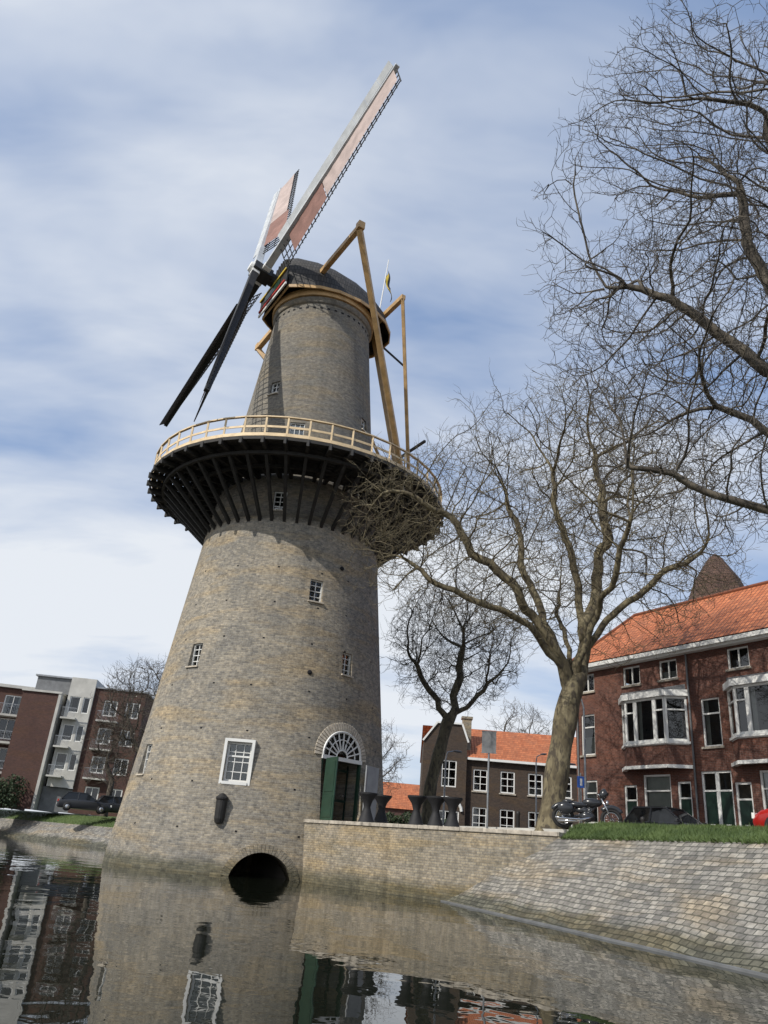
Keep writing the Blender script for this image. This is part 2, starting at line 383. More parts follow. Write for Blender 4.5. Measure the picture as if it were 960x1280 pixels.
while r<RO-.05:
    w=.26; dk.rev([(r,ST-.05),(r+w,ST-.05),(r+w,ST),(r,ST),(r,ST-.05)],n=96,cap=False); r+=w+.022
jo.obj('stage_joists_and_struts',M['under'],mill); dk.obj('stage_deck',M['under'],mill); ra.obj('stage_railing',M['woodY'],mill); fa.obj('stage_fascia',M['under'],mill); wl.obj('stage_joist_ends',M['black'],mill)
# cap
fh=Vector((-.866,-.5,0)); lat=Vector((.5,-.866,0))
capM=Matrix(((fh.x,lat.x,0,0),(fh.y,lat.y,0,0),(0,0,1,0),(0,0,0,1)))
g=MB(); g.rev([(2.85,31.3),(3.2,31.32),(3.24,31.75),(3.1,31.8),(2.8,31.8)],n=96,cap=False); g.obj('curb_ring',M['beamY'],mill)
cp=MB(); cp.M=capM
secs=[(3.35,1.75,3.1),(2.8,2.15,3.35),(1.7,2.75,3.35),(.6,3.05,3.2),(-.8,3.08,2.9),(-2.0,2.85,2.5),(-3.1,2.35,2.0),(-3.9,1.65,1.5),(-4.35,.9,1.0)]
nn=18; vs=[];uvs=[]
for x,w,H in secs:
    for j in range(nn+1):
        t=pi*j/nn; yy=-cos(t); zz=sin(t)
        y=w*math.copysign(abs(yy)**.85,yy); z=31.62+H*zz**.78
        if j in(0,nn): y*=1.07
        vs.append((x,y,z)); uvs.append((x,j*.32))
fs=[];fu=[]
for i in range(len(secs)-1):
    for j in range(nn):
        q=(i*(nn+1)+j,i*(nn+1)+j+1,(i+1)*(nn+1)+j+1,(i+1)*(nn+1)+j); fs.append(q); fu.append([uvs[k] for k in q])
cp.add(vs,fs,fu); cp.obj('cap_shell',M['shingle'],mill,True)
cp=MB(); cp.M=capM
cp.add(vs[:nn+1],[tuple(range(nn+1))],[[(v[1],v[2]) for v in vs[:nn+1]]]); cp.add(vs[-nn-1:],[tuple(range(nn+1))[::-1]],[[(v[1],v[2]) for v in vs[-nn-1:]][::-1]])
for k in range(-5,6): 
    y=k*.3; zt=31.62+3.1*max(0,1-(abs(y)/1.75)**2.2)**.42
    cp.beam((3.38,y,31.9),(3.38,y,zt),.05,.05)
cp.obj('cap_front_boarding',M['under'],mill)
g=MB(); g.M=capM
rim=[(x,s*w*1.09) for s in(-1,1) for x,w,H in (secs if s<0 else secs[::-1])]
for a,b in zip(rim,rim[1:]+rim[:1]):
    g.beam((a[0],a[1],31.66),(b[0],b[1],31.66),.08,.2)
g.obj('cap_edge_board',M['beamY'],mill)
for nm,mt,z0,z1,yw,x in(('baard_board',M['black'],31.7,32.9,2.0,3.55),('baard_white_trim',M['white'],31.62,31.8,2.04,3.58),('baard_red_trim',M['redtrim'],31.85,32.0,1.9,3.65),('baard_yellow_trim',M['ochre'],32.75,32.9,2.0,3.66),('baard_green_trim',M['green'],32.1,32.6,1.1,3.64)):
    g=MB(); g.M=capM; g.box(x-.05,x+.05,-yw,yw,z0,z1); g.obj(nm,mt,mill,bevel=.02)
ft=MB(); ft.M=capM
lx=1.6; ft.beam((lx,-7.2,33.2),(lx,7.15,33.2),.34,.4,.28,.32)
sx=-3.3; ft.beam((sx,-4.2,32.7),(sx,4.2,32.7),.28,.34)
ft.beam((1.6,7.1,33.0),(-7.4,.45,19.6),.32,.32,.25,.25)
ft.beam((1.6,-7.1,33.0),(-7.4,-.45,19.6),.32,.32,.25,.25)
ft.beam((sx,4.1,32.55),(-7.3,.35,20.6),.2,.2)
ft.beam((sx,-4.1,32.55),(-7.3,-.35,20.6),.2,.2)
ft.beam((-3.6,0,33.2),(-7.6,0,18.95),.4,.4,.32,.32)
for s in(-1,1): ft.box(lx-.2,lx+.2,s*7.15-.2,s*7.15+.2,32.98,33.46)
ft.obj('tail_beams',M['beamY'],mill,bevel=.02)
g=MB(); g.M=capM; g.beam((-6.6,-2.6,24.4),(-6.6,2.6,24.4),.14); g.beam((-4.2,0,32),(-6.3,0,31.1),.1)
g.tube([(-7.6,-.9,20),(-7.6,.9,20)],[.18,.18],10)
for k in range(8):
    a=2*pi*k/8; g.beam((-7.6,1.0,20),(-7.6+.75*cos(a),1.0,20+.75*sin(a)),.06)
g.obj('tail_winch',M['black'],mill)
# sails
inc=rad(11.5); n3=(fh*cos(inc)+Vector((0,0,1))*sin(inc)).normalized(); vv=(Vector((0,0,1))-n3*n3.z).normalized(); hh=Vector((.5,-.866,0))
hub=Vector((-8.75-CX,37.85-CY,33.35))
th=rad(67.5); d1=vv*cos(th)+hh*sin(th); d3=vv*sin(th)-hh*cos(th)
g=MB(); g.tube([hub-n3*4,hub-n3*.6,hub+n3*.75],[.42,.42,.36],14); g.beam(hub-n3*.5,hub+n3*.75,.85,.85,up=d1); g.obj('windshaft',M['black'],mill,bevel=.03)
g=MB(); g.tube([hub+n3*.72,hub+n3*.95],[.4,.3],14); g.beam(hub-d1*.7,hub+d1*.7,.5,.5,up=n3); g.beam(hub-d3*.7+n3*.5,hub+d3*.7+n3*.5,.5,.5,up=n3); g.obj('shaft_head',M['white'],mill,bevel=.03)
SL=14.1
stU=MB();stD=MB();lat_=MB();leU=MB();leD=MB();c1=MB();c2=MB();c3=MB()
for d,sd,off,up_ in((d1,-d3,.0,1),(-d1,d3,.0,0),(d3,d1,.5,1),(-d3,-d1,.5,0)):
    o=hub+n3*off
    if off>.1: d=(d+n3*.018*(1 if up_ else 1)).normalized()
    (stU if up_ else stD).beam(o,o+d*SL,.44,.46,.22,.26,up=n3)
    def P(r,w,n=0.): 
        tw=rad(24-15*r/SL)
        return o+d*r+sd*(w*cos(tw))-n3*(w*sin(tw))+n3*n
    nb=32
    for i in range(nb+1):
        r=2.1+(SL-.15-2.1)*i/nb
        lat_.beam(P(r,-.15),P(r,2.1),.05,.05,up=d)
    for w in(.55,1.1,1.65,1.98): lat_.beam(P(2.1,w),P(SL-.15,w),.045,.045)
    lb=.42 if off<.1 else .22
    for i in range(10):
        r0=2.4+i*1.15;r1=r0+1.13
        a=[P(r0,-.18,.1),P(r1,-.18,.1),o+d*r1-sd*.6+n3*lb,o+d*r0-sd*.6+n3*lb]
        k=[q+n3*.03 for q in a]
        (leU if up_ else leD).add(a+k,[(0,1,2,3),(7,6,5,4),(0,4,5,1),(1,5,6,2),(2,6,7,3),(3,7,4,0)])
    def cloth(mb,r0,r1,w0,w1,n=14):
        vs=[];fs=[]
        for i in range(n+1):
            for j in range(5):
                r=r0+(r1-r0)*i/n; w=w0+(w1-w0)*j/4
                vs.append(P(r,w,.05+.035*sin(i*1.9)*sin(pi*j/4)+.03))
        for i in range(n):
            for j in range(4): fs.append((i*5+j,i*5+j+1,(i+1)*5+j+1,(i+1)*5+j))
        mb.add(vs,fs)
    if up_: cloth(c1,6.9,SL-.3,.12,1.7,22); cloth(c2,3.2,6.85,.12,1.9,10)
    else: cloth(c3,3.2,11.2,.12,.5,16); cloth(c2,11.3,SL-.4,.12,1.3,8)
stU.obj('sail_stocks_upper',M['grey'],mill,bevel=.02); stD.obj('sail_stocks_lower_shaded',M['black'],mill,bevel=.02); lat_.obj('sail_lattice',M['black'],mill); leU.obj('sail_leading_boards',M['grey'],mill); leD.obj('sail_leading_boards_shaded',M['under'],mill); c1.obj('sailcloth_outer',M['sail1'],mill,True); c2.obj('sailcloth_inner',M['sail2'],mill,True); c3.obj('sailcloth_furled',M['under'],mill,True)  # lower stocks, boards and furled cloth: shade put into their dark colour
g=MB(); g.M=capM; g.tube([(-3.7,.3,33.2),(-4.1,.3,38.9)],[.05,.035],8); g.obj('flag_pole',M['white'],mill)
fb=MB();fy=MB()
def flagpt(u,v): return Vector((-4.05-u*.3-.12*sin(v*5+u*4),.3+u*.28+.16*sin(u*7+v*3)*u,38.1-v*1.0-u*1.9))
for i in range(12):
    for j in range(9):
        q=[flagpt((i+a)/12,(j+b)/9) for a,b in((0,0),(1,0),(1,1),(0,1))]
        mb=fb if (j//3)%2==0 else fy
        mb.M=capM; mb.add(q,[(0,1,2,3)])
fb.obj('flag_black',M['blackpl'],mill,True); fy.obj('flag_yellow',M['ochre'],mill,True)

# ---------------------------------------------------------------- terrain
def ngon_fill(outer,inner,z,name,mat):
    import bmesh
    bm=bmesh.new()
    for loop in(outer,inner):
        vs=[bm.verts.new((x,y,z)) for x,y in loop]
        for a,b in zip(vs,vs[1:]+vs[:1]): bm.edges.new((a,b))
    bmesh.ops.triangle_fill(bm,use_beauty=True,use_dissolve=False,edges=bm.edges[:])
    for f in bm.faces:
        if f.normal.z<0: f.normal_flip()
    n=len(inner)
    for i in range(n):
        a=inner[i];b=inner[(i+1)%n]
        q=[bm.verts.new(p) for p in((a[0],a[1],z),(b[0],b[1],z),(b[0],b[1],-2),(a[0],a[1],-2))]; bm.faces.new(q)
    me=bpy.data.meshes.new(name); bm.to_mesh(me); bm.free(); me.materials.append(mat)
    o=bpy.data.objects.new(name,me); sc.collection.objects.link(o)
toeL=[(-8.5,51.3),(-17.8,61),(-32,76),(-60,105.5)]
nl=Vector((.727,.687))
def off(L,d): return [(x+nl.x*d,y+nl.y*d) for x,y in L]
inner=[(58,-60),(23.5,0),(7.4,27.3),(6.2,25.2),(-1.9,34.1),(-5,40),(-5,50)]+off(toeL,7)+[(-75,112),(-75,-60)]
ngon_fill([(-900,-400),(900,-400),(900,1500),(-900,1500)],inner,2.3,'ground',M['ground'])
g=MB(); g.add([(-120,-80,0),(90,-80,0),(90,140,0),(-120,140,0)],[(0,1,2,3)]); g.obj('canal_water',M['water'])
g=MB(); g.add([(-120,-80,-1.9),(90,-80,-1.9),(90,140,-1.9),(-120,140,-1.9)],[(0,1,2,3)]); g.obj('canal_bed',M['dark'])
a=Vector((-2.4,34.62));b=Vector((6.2,25.15)); Lw=(b-a).length; ang=math.atan2(b.y-a.y,b.x-a.x)
qw=empty('quay_wall',(a.x,a.y,0),ang)
g=MB(); g.box(0,Lw,0,.5,-1.8,2.2); g.obj('brickwork',M['quay'],qw)
g=MB()
x=0
while x<Lw-.05:
    x1=min(Lw,x+.98); g.box(x,x1-.012,-.05,.56,2.203,2.33+random.uniform(-.004,.004)); x=x1
g.obj('coping',M['coping'],qw,bevel=.015)
toe=[(2.9,29.5),(4.0,25),(5.97,17.7),(6.9,14),(10.3,0),(25,-60)]; top=[(5.0,29.5),(6.2,25),(8.35,17.5),(9.3,14),(12.7,0),(27.4,-60)]
g=MB(); s=0
NS=8
for i in range(len(toe)-1):
    t0,t1,p0,p1=Vector(toe[i]),Vector(toe[i+1]),Vector(top[i]),Vector(top[i+1])
    nseg=max(1,int((t1-t0).length/.7)); 
    for q in range(nseg):
        for k in range(NS):
            vs=[];uv=[]
            for (aa,bb) in((q/nseg,k/NS),((q+1)/nseg,k/NS),((q+1)/nseg,(k+1)/NS),(q/nseg,(k+1)/NS)):
                lo=t0.lerp(t1,aa);hi=p0.lerp(p1,aa); tt=-.25+1.25*bb
                xy=lo.lerp(hi,tt); z=2.15*tt+.10*noise.noise(Vector((xy.x*.6,xy.y*.6,0)))*(0 if bb==1 else 1)
                vs.append((xy.x,xy.y,z)); uv.append((s+(t1-t0).length*aa,tt*3.2))
            g.add(vs,[(0,1,2,3)],[uv])
    s+=(t1-t0).length
g.obj('stone_bank',M['cobble'],smooth=True)
g=MB()
for i in range(len(toe)-1):
    g.beam((toe[i][0]-.03,toe[i][1],-.02),(toe[i+1][0]-.03,toe[i+1][1],-.02),.12,.12)
g.obj('bank_toe_kerb',M['lead'])
topg=[(5.0,29.5),(6.2,25),(8.35,17.5),(9.3,14),(12.7,0),(27.4,-60)]
crest=[(5.6,30.3),(7.45,27.2),(11.6,20.1),(14.2,15.6),(23.5,0),(58,-60)]
def gp(i,a,b):
    lo=Vector(topg[i]).lerp(Vector(topg[i+1]),a);hi=Vector(crest[i]).lerp(Vector(crest[i+1]),a)
    xy=lo.lerp(hi,b); z=2.14+.56*(1-(1-b)**1.7)+.06*noise.noise(Vector((xy.x*.8,xy.y*.8,3)))*min(1,b*6)
    return Vector((xy.x,xy.y,z))
g=MB()
for i in range(1,len(crest)-1):
    ns=int((Vector(topg[i+1])-Vector(topg[i])).length/.8)
    for q in range(ns):
        for k in range(6):
            g.add([gp(i,(q+x)/ns,(k+y)/6) for x,y in((0,0),(1,0),(1,1),(0,1))],[(0,1,2,3)])
for i in (1,2,3):
    area=(Vector(topg[i+1])-Vector(topg[i])).length*((Vector(crest[i])-Vector(topg[i])).length+(Vector(crest[i+1])-Vector(topg[i+1])).length)/2
    if i==3: area*=.4
    for _ in range(int(area*480)):
        p=gp(i,random.random()*(1 if i<3 else .4),random.random()**1.0); a=random.uniform(0,2*pi); hgt=random.uniform(.04,.11); w=.008
        if random.random()<.03: hgt*=1.8
        l=Vector((random.gauss(0,.04),random.gauss(0,.04),hgt)); d=Vector((cos(a),sin(a),0))*w
        g.add([p-d,p+d,p+l],[(0,1,2)])
    for _ in range(int((Vector(topg[i+1])-Vector(topg[i])).length*60)):
        p=gp(i,random.random(),random.uniform(-.02,.03)); d=Vector((.01,-.02,0)); l=Vector((random.uniform(-.14,0),random.gauss(0,.05),random.uniform(-.02,.12))); g.add([p-d,p+d,p+l],[(0,1,2)])
gl_=off(toeL,2.0); gt=off(toeL,7.1)
for i in range(3):
    n=14
    for q in range(n):
        f=lambda L,t,z:(*Vector(L[i]).lerp(Vector(L[i+1]),t),z)
        mid=off(toeL,4.5)
        g.add([f(gl_,q/n,1.38),f(gl_,(q+1)/n,1.38),f(mid,(q+1)/n,2.1),f(mid,q/n,2.1)],[(0,1,2,3)])
        g.add([f(mid,q/n,2.1),f(mid,(q+1)/n,2.1),f(gt,(q+1)/n,2.33),f(gt,q/n,2.33)],[(0,1,2,3)])
    for _ in range(3500 if i else 0):
        t=random.random();b=random.random(); p=Vector(f(gl_,t,1.38)).lerp(Vector(f(mid,t,2.1)),b)
        l=Vector((random.gauss(0,.05),random.gauss(0,.05),random.uniform(.1,.2))); d=Vector((.02,-.01,0)); g.add([p-d,p+d,p+l],[(0,1,2)])
g.obj('grass',M['grass'])
g=MB(); s=0
for i in range(3):
    a0,a1=Vector(off(toeL,-.5)[i]),Vector(off(toeL,-.5)[i+1]);b0,b1=Vector(gl_[i]),Vector(gl_[i+1]); l=(a1-a0).length
    g.add([(*a0,-.35),(*a1,-.35),(*b1,1.4),(*b0,1.4)],[(0,1,2,3)],[[(s,0),(s+l,0),(s+l,3),(s,3)]]); s+=l
g.obj('stone_bank',M['cobble'])
g=MB()
st=[(7.2,28.9),(11.9,20.8),(23.9,0.4),(58.4,-59.6)]; e2=[(13.9,32.8),(18.6,24.7),(30.6,4.3),(65,-55.6)]
st=[(2.5,37)]+st; e2=[(9.2,40.9)]+e2
s=0
for i in range(len(st)-1):
    l=(Vector(st[i+1])-Vector(st[i])).length
    g.add([(*st[i],2.44),(*st[i+1],2.44),(*e2[i+1],2.44),(*e2[i],2.44)],[(0,1,2,3)],[[(s,0),(s+l,0),(s+l,7.8),(s,7.8)]]); s+=l
g.obj('street',M['street'])
g=MB()
for i in range(len(st)-1):
    g.beam((*st[i],2.42),(*st[i+1],2.42),.25,.3)
    g.beam((*e2[i],2.46),(*e2[i+1],2.46),.25,.26)
g.obj('kerb',M['concrete'])
g=MB()
for i in range(len(st)-1):
    nr=Vector((.862,.506))*2.6; a0=Vector(e2[i]);a1=Vector(e2[i+1])
    g.add([(*a0,2.54),(*a1,2.54),(*(a1+nr),2.54),(*(a0+nr),2.54)],[(0,1,2,3)],[[(0,0),(20,0),(20,3),(0,3)]])
g.obj('pavement',M['street'])

# ---------------------------------------------------------------- houses
def wallholes(mb,x0,x1,z0,z1,holes,y=0,dep=.14):
    xs=sorted({x0,x1,*[h[0] for h in holes],*[h[1] for h in holes]}); zs=sorted({z0,z1,*[h[2] for h in holes],*[h[3] for h in holes]})
    xs=[x for x in xs if x0<=x<=x1]; zs=[z for z in zs if z0<=z<=z1]
    for a,b in zip(xs,xs[1:]):
        for c,d in zip(zs,zs[1:]):
            mx,mz=(a+b)/2,(c+d)/2
            if any(h[0]<mx<h[1] and h[2]<mz<h[3] for h in holes): continue
            mb.add([(a,y,c),(b,y,c),(b,y,d),(a,y,d)],[(0,1,2,3)])
    for a,b,c,d in holes:
        mb.add([(a,y,c),(a,y,d),(a,y+dep,d),(a,y+dep,c)],[(0,1,2,3)]);mb.add([(b,y,c),(b,y+dep,c),(b,y+dep,d),(b,y,d)],[(0,1,2,3)])
        mb.add([(a,y,c),(a,y+dep,c),(b,y+dep,c),(b,y,c)],[(0,1,2,3)]);mb.add([(a,y,d),(b,y,d),(b,y+dep,d),(a,y+dep,d)],[(0,1,2,3)])
def win(F,G,D,Cu,x0,x1,z0,z1,nc=1,nr=1,tr=None,t=.07,y=.06,curt=0,door=None,bars=.03):
    F.box(x0,x0+t,y,y+.09,z0,z1);F.box(x1-t,x1,y,y+.09,z0,z1);F.box(x0+t,x1-t,y,y+.09,z0,z0+t);F.box(x0+t,x1-t,y,y+.09,z1-t,z1)
    if tr: F.box(x0+t,x1-t,y-.01,y+.085,z0+(z1-z0)*tr-.035,z0+(z1-z0)*tr+.035)
    for i in range(1,nc): x=x0+(x1-x0)*i/nc; F.box(x-bars,x+bars,y+.01,y+.08,z0+t,z1-t)
    for i in range(1,nr): z=z0+(z1-z0)*i/nr; F.box(x0+t,x1-t,y+.014,y+.076,z-bars*.8,z+bars*.8)
    G.add([(x0+t*.5,y+.06,z0+t*.5),(x1-t*.5,y+.06,z0+t*.5),(x1-t*.5,y+.06,z1-t*.5),(x0+t*.5,y+.06,z1-t*.5)],[(0,1,2,3)])
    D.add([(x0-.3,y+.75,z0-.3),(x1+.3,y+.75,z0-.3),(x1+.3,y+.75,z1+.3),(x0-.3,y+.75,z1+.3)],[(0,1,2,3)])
    if curt:
        w=x1-x0
        if curt==1:
            for a,b in((x0+.03,x0+w*.24),(x1-w*.24,x1-.03)):
                n=8; 
                for k in range(n):
                    xa=a+(b-a)*k/n;xb=a+(b-a)*(k+1)/n; ya=y+.2+.03*(k%2);yb=y+.2+.03*((k+1)%2)
                    Cu.add([(xa,ya,z0),(xb,yb,z0),(xb,yb,z1),(xa,ya,z1)],[(0,1,2,3)])
        elif curt==2: Cu.add([(x0,y+.18,z0),(x1,y+.18,z0),(x1,y+.18,z0+(z1-z0)*.45),(x0,y+.18,z0+(z1-z0)*.45)],[(0,1,2,3)])
        elif curt==3: Cu.add([(x0,y+.18,z0+(z1-z0)*.4),(x1,y+.18,z0+(z1-z0)*.4),(x1,y+.18,z1),(x0,y+.18,z1)],[(0,1,2,3)])
H=empty('brick_house',(11.9,41.6,0),math.atan2(-.862,.506))
W=MB();F=MB();G=MB();D=MB();Cu=MB();DG=MB();RF=MB();LD=MB();GT=MB();SL_=MB();BD=MB()
x0h,x1h=-1.,26.6
holes=[]
for k in range(5):
    o=6.1*k-6.1
    L=[(o+8.5,o+9.6,10.15,11.1,2,1,None,0),(o+10.8,o+11.85,10.15,11.1,2,1,None,2)]
    for q in L: 
        if q[0]>x0h and q[1]<x1h: holes.append(q)
    a=o+6.9
    q=(a,a+.98,6.85,9.0,1,1,.68,1)
    if q[0]>x0h+.1 and q[1]<x1h and k>0: holes.append(q)
holes.append((-.6,.4,10.15,11.1,2,1,None,0)); holes.append((-.6,.35,6.85,8.95,1,1,.68,2))
gh=[]
for k in range(4):
    o=6.1*k
    gh+= [(o+2.15,o+2.95,2.62,5.3,'door'),(o+3.35,o+4.95,3.3,5.75,'win'),(o+5.3,o+6.05,2.62,5.4,'door'),(o+6.6,o+8.15,2.62,5.8,'dd')]
gh=[q for q in gh if q[1]<x1h]; gh.append((-.6,.4,3.5,5.6,'win'))
wallholes(W,x0h,x1h,2.3,11.3,[q[:4] for q in holes]+[q[:4] for q in gh])
W.add([(x0h,0,2.3),(x0h,0,11.3),(x0h,7.6,11.3),(x0h,7.6,2.3)],[(0,1,2,3)]);W.add([(x1h,0,2.3),(x1h,7.6,2.3),(x1h,7.6,11.3),(x1h,0,11.3)],[(0,1,2,3)])
W.add([(x0h,7.6,2.3),(x0h,7.6,11.3),(x1h,7.6,11.3),(x1h,7.6,2.3)],[(0,1,2,3)])
for q in holes:
    win(F,G,D,Cu,*q[:4],nc=q[4],nr=q[5],tr=q[6],curt=q[7]); SL_.box(q[0]-.08,q[1]+.08,-.09,.05,q[2]-.1,q[2]-.004)
for q in gh:
    a,b,c,d,ty=q
    if ty=='win': win(F,G,D,Cu,a,b,c,d,nc=1,tr=.7,curt=3,t=.09); SL_.box(a-.08,b+.08,-.09,.05,c-.1,c-.004)
    else:
        win(F,G,D,Cu,a,b,c,d,nc=1 if ty=='door' else 2,tr=.74,t=.09,bars=.09)
        n=1 if ty=='door' else 2
        for i in range(n):
            xa=a+(b-a)*i/n+.1;xb=a+(b-a)*(i+1)/n-.1; zt=c+(d-c)*.74-.04
            DG.box(xa,xb,.08,.13,c+.05,zt)
            DG.box(xa+.1,xb-.1,.06,.078,c+.2,c+.85); 
            DG.box(xa+.1,xb-.1,.06,.078,c+1.0,zt-.15)
            F.box((xa+xb)/2-.12,(xa+xb)/2+.12,.05,.058,c+.95-.02,c+.98)
for k in range(4):
    o=6.1*k; a,b=o+2.25,o+6.15; w=.65; sx_=.75
    if b>x1h: break
    plan=[(a,0),(a+sx_,-w),(b-sx_,-w),(b,0)]
    for (p,q) in zip(plan,plan[1:]):
        l=math.hypot(q[0]-p[0],q[1]-p[1]); MM=Matrix.Translation((p[0],p[1],0))@Matrix.Rotation(math.atan2(q[1]-p[1],q[0]-p[0]),4,'Z')
        for mb in(F,G,D,Cu,W,LD,BD,GT): mb.M=MM
        wallholes(W,0,l,6.1,6.98,[]); BD.box(0.02,l-.02,-.02,.06,6.98,7.15)
        if l>2: 
            win(F,G,MB(),Cu,0,.62,7.15,9.2,t=.1,y=-.02,tr=.7); win(F,G,MB(),Cu,.62,l-.62,7.15,9.2,t=.1,y=-.02,tr=.0,curt=1); win(F,G,MB(),Cu,l-.62,l,7.15,9.2,t=.1,y=-.02,tr=.7)
        else: win(F,G,MB(),Cu,0,l,7.15,9.2,t=.1,y=-.02,tr=.7)
        F.box(-.1,l+.1,-.16,.1,9.21,9.5); F.box(-.05,l+.05,-.1,.1,7.02,7.13)
        GT.box(-.06,l+.06,-.12,.08,5.93,6.08)
    for mb in(F,G,D,Cu,W,LD,BD,GT): mb.M=Matrix.Identity(4)
    LD.add([(p[0],p[1],9.51) for p in plan]+[(a,0.01,9.8),(b,0.01,9.8)],[(0,1,4),(1,2,5,4),(2,3,5)])
    D.box(a+.3,b-.3,-.02,-.012,7.1,9.3)
    W.add([(p[0],p[1],6.1) for p in plan],[(0,1,2,3)])
GT.box(x0h-.3,x1h+.1,-.5,-.02,11.32,11.52); GT.box(x0h-.3,x1h+.1,-.36,-.02,11.2,11.318)
for x in(-.8,6.35,12.45,18.55): LD.tube([(x,-.07,2.6),(x,-.07,11.2)],[.045,.045],8)
RF.add([(x0h-.35,-.5,11.57),(x1h+.2,-.5,11.57),(x1h+.2,3.5,15.1),(.4,3.5,15.1)],[(0,1,2,3)],[[(x0h-.35,0),(x1h+.2,0),(x1h+.2,5.3),(.4,5.3)]])
RF.add([(x0h-.35,-.5,11.57),(.4,3.5,15.1),(x0h-.35,7.9,11.57)],[(0,1,2)],[[(0,0),(4,5.3),(8.4,0)]])
RF.add([(x1h+.2,7.9,11.57),(x0h-.35,7.9,11.57),(.4,3.5,15.1),(x1h+.2,3.5,15.1)],[(0,1,2,3)],[[(x1h,0),(x0h,0),(.4,5.3),(x1h,5.3)]])
RG=MB(); RG.tube([(.4,3.5,15.12),(x1h+.2,3.5,15.12)],[.12,.12],8); RG.tube([(x0h-.35,-.5,11.6),(.4,3.5,15.12)],[.1,.1],8)
W.obj('brick_walls',M['redbrick'],H);F.obj('window_frames',M['white'],H);G.obj('window_glass',M['glass'],H);D.obj('room_dark',M['dark'],H);Cu.obj('curtains',M['curtain'],H)
DG.obj('doors',M['dkgreen'],H);RF.obj('tiled_roof',M['tile'],H);LD.obj('bay_roofs_and_pipes',M['lead'],H);GT.obj('gutter_and_cornices',M['white'],H);SL_.obj('sills',M['coping'],H);BD.obj('bay_sills',M['white'],H);RG.obj('ridge_tiles',M['tile'],H)
tw=empty('brick_tower',(23.5,50,0),rad(-59.6)+.2)
g=MB(); g.box(-1.7,1.7,-1.7,1.7,2.3,18.0); g.obj('tower_walls',M['redbrick'],tw)
g=MB(); g.M=Matrix.Rotation(pi/8,4,'Z'); g.rev([(2.45,17.9),(2.15,18.7),(1.45,20.5),(.5,22.0),(.05,22.4)],n=8); g.obj('tower_roof',M['algae'],tw)

H=empty('dark_brick_house',(0,70.6,0),rad(-3))
W=MB();F=MB();G=MB();D=MB();Cu=MB();RF=MB();GT=MB();SL_=MB()
hol=[]
for x in(9.75,12.1,14.5,17.0,19.3):
    hol.append((x,x+1.25,6.8,8.6)); hol.append((x,x+1.25,3.6,5.5))
hl2=[(6.95,8.25,6.9,9.1),(6.3,8.6,2.9,5.0)]
wallholes(W,9.1,22,2.3,9.4,hol)
wallholes(W,5.3,9.1,2.3,9.2,hl2,y=-.5)
W.add([(5.3,-.5,9.2),(9.1,-.5,9.2),(9.1,-.5,10.8),(8.6,-.5,12.2),(6.4,-.5,12.2),(5.3,-.5,10.6)],[(0,1,2,3,4,5)])
W.add([(9.1,-.5,2.3),(9.1,0,2.3),(9.1,0,12),(9.1,-.5,10.8)],[(0,1,2,3)]); W.add([(5.3,-.5,2.3),(5.3,-.5,10.6),(5.3,7,10.6),(5.3,7,2.3)],[(0,1,2,3)])
W.add([(22,0,2.3),(22,7,2.3),(22,7,9.4),(22,3.5,12.4),(22,0,9.4)],[(0,1,2,3,4)])
random.seed(3)
for q in hol: win(F,G,D,Cu,*q,nc=2,nr=3,tr=.66,t=.1,curt=random.choice((0,2,1))); SL_.box(q[0]-.1,q[1]+.1,-.1,.03,q[2]-.12,q[2]-.01)
for q in hl2:
    for mb in(F,G,D,Cu): mb.M=T(0,-.5,0)
    win(F,G,D,Cu,*q,nc=2,nr=3,tr=.66,t=.1)
    for mb in(F,G,D,Cu): mb.M=Matrix.Identity(4)
F.tube([(7.45+1.35*cos(pi*i/12),-.6,5.0+1.0*sin(pi*i/12)) for i in range(13)],[.13]*13,6)
F.beam((5.2,-.55,10.6),(6.4,-.55,12.25),.2,.15);F.beam((6.4,-.55,12.25),(8.6,-.55,12.25),.2,.15);F.beam((8.6,-.55,12.25),(9.2,-.55,10.7),.2,.15)
GT.box(9.15,22.2,-.4,-.01,9.3,9.5)
RF.add([(9.1,-.4,9.5),(22.2,-.4,9.5),(22.2,3.5,12.5),(9.1,3.5,12.5)],[(0,1,2,3)],[[(0,0),(13,0),(13,5),(0,5)]])
RF.add([(5.2,7.4,9.5),(22.2,7.4,9.5),(22.2,3.5,12.5),(5.2,3.5,12.5)],[(3,2,1,0)],[[(0,5),(13,5),(13,0),(0,0)]])
RF.add([(5.3,-.45,10.6),(6.4,-.45,12.2),(6.4,4,12.2),(5.3,4,10.6)],[(0,1,2,3)],[[(0,0),(0,2),(4,2),(4,0)]])
RF.add([(6.4,-.45,12.2),(8.6,-.45,12.2),(8.6,4,12.2),(6.4,4,12.2)],[(0,1,2,3)],[[(0,0),(2,0),(2,4),(0,4)]])
RF.add([(9.1,-.45,10.8),(8.6,-.45,12.2),(8.6,4,12.2),(9.1,4,10.8)],[(0,1,2,3)],[[(0,0),(0,2),(4,2),(4,0)]])
CH=MB(); CH.box(8.7,9.5,.5,1.3,10,12.9); CH.box(8.6,9.6,.4,1.4,12.9,13.1)
W.obj('brick_walls',M['darkbrick'],H);F.obj('window_frames',M['white'],H);G.obj('window_glass',M['glass'],H);D.obj('room_dark',M['dark'],H);Cu.obj('curtains',M['curtain'],H);RF.obj('tiled_roof',M['tile'],H);GT.obj('gutter',M['white'],H);SL_.obj('sills',M['coping'],H);CH.obj('chimneys',M['quay'],H)

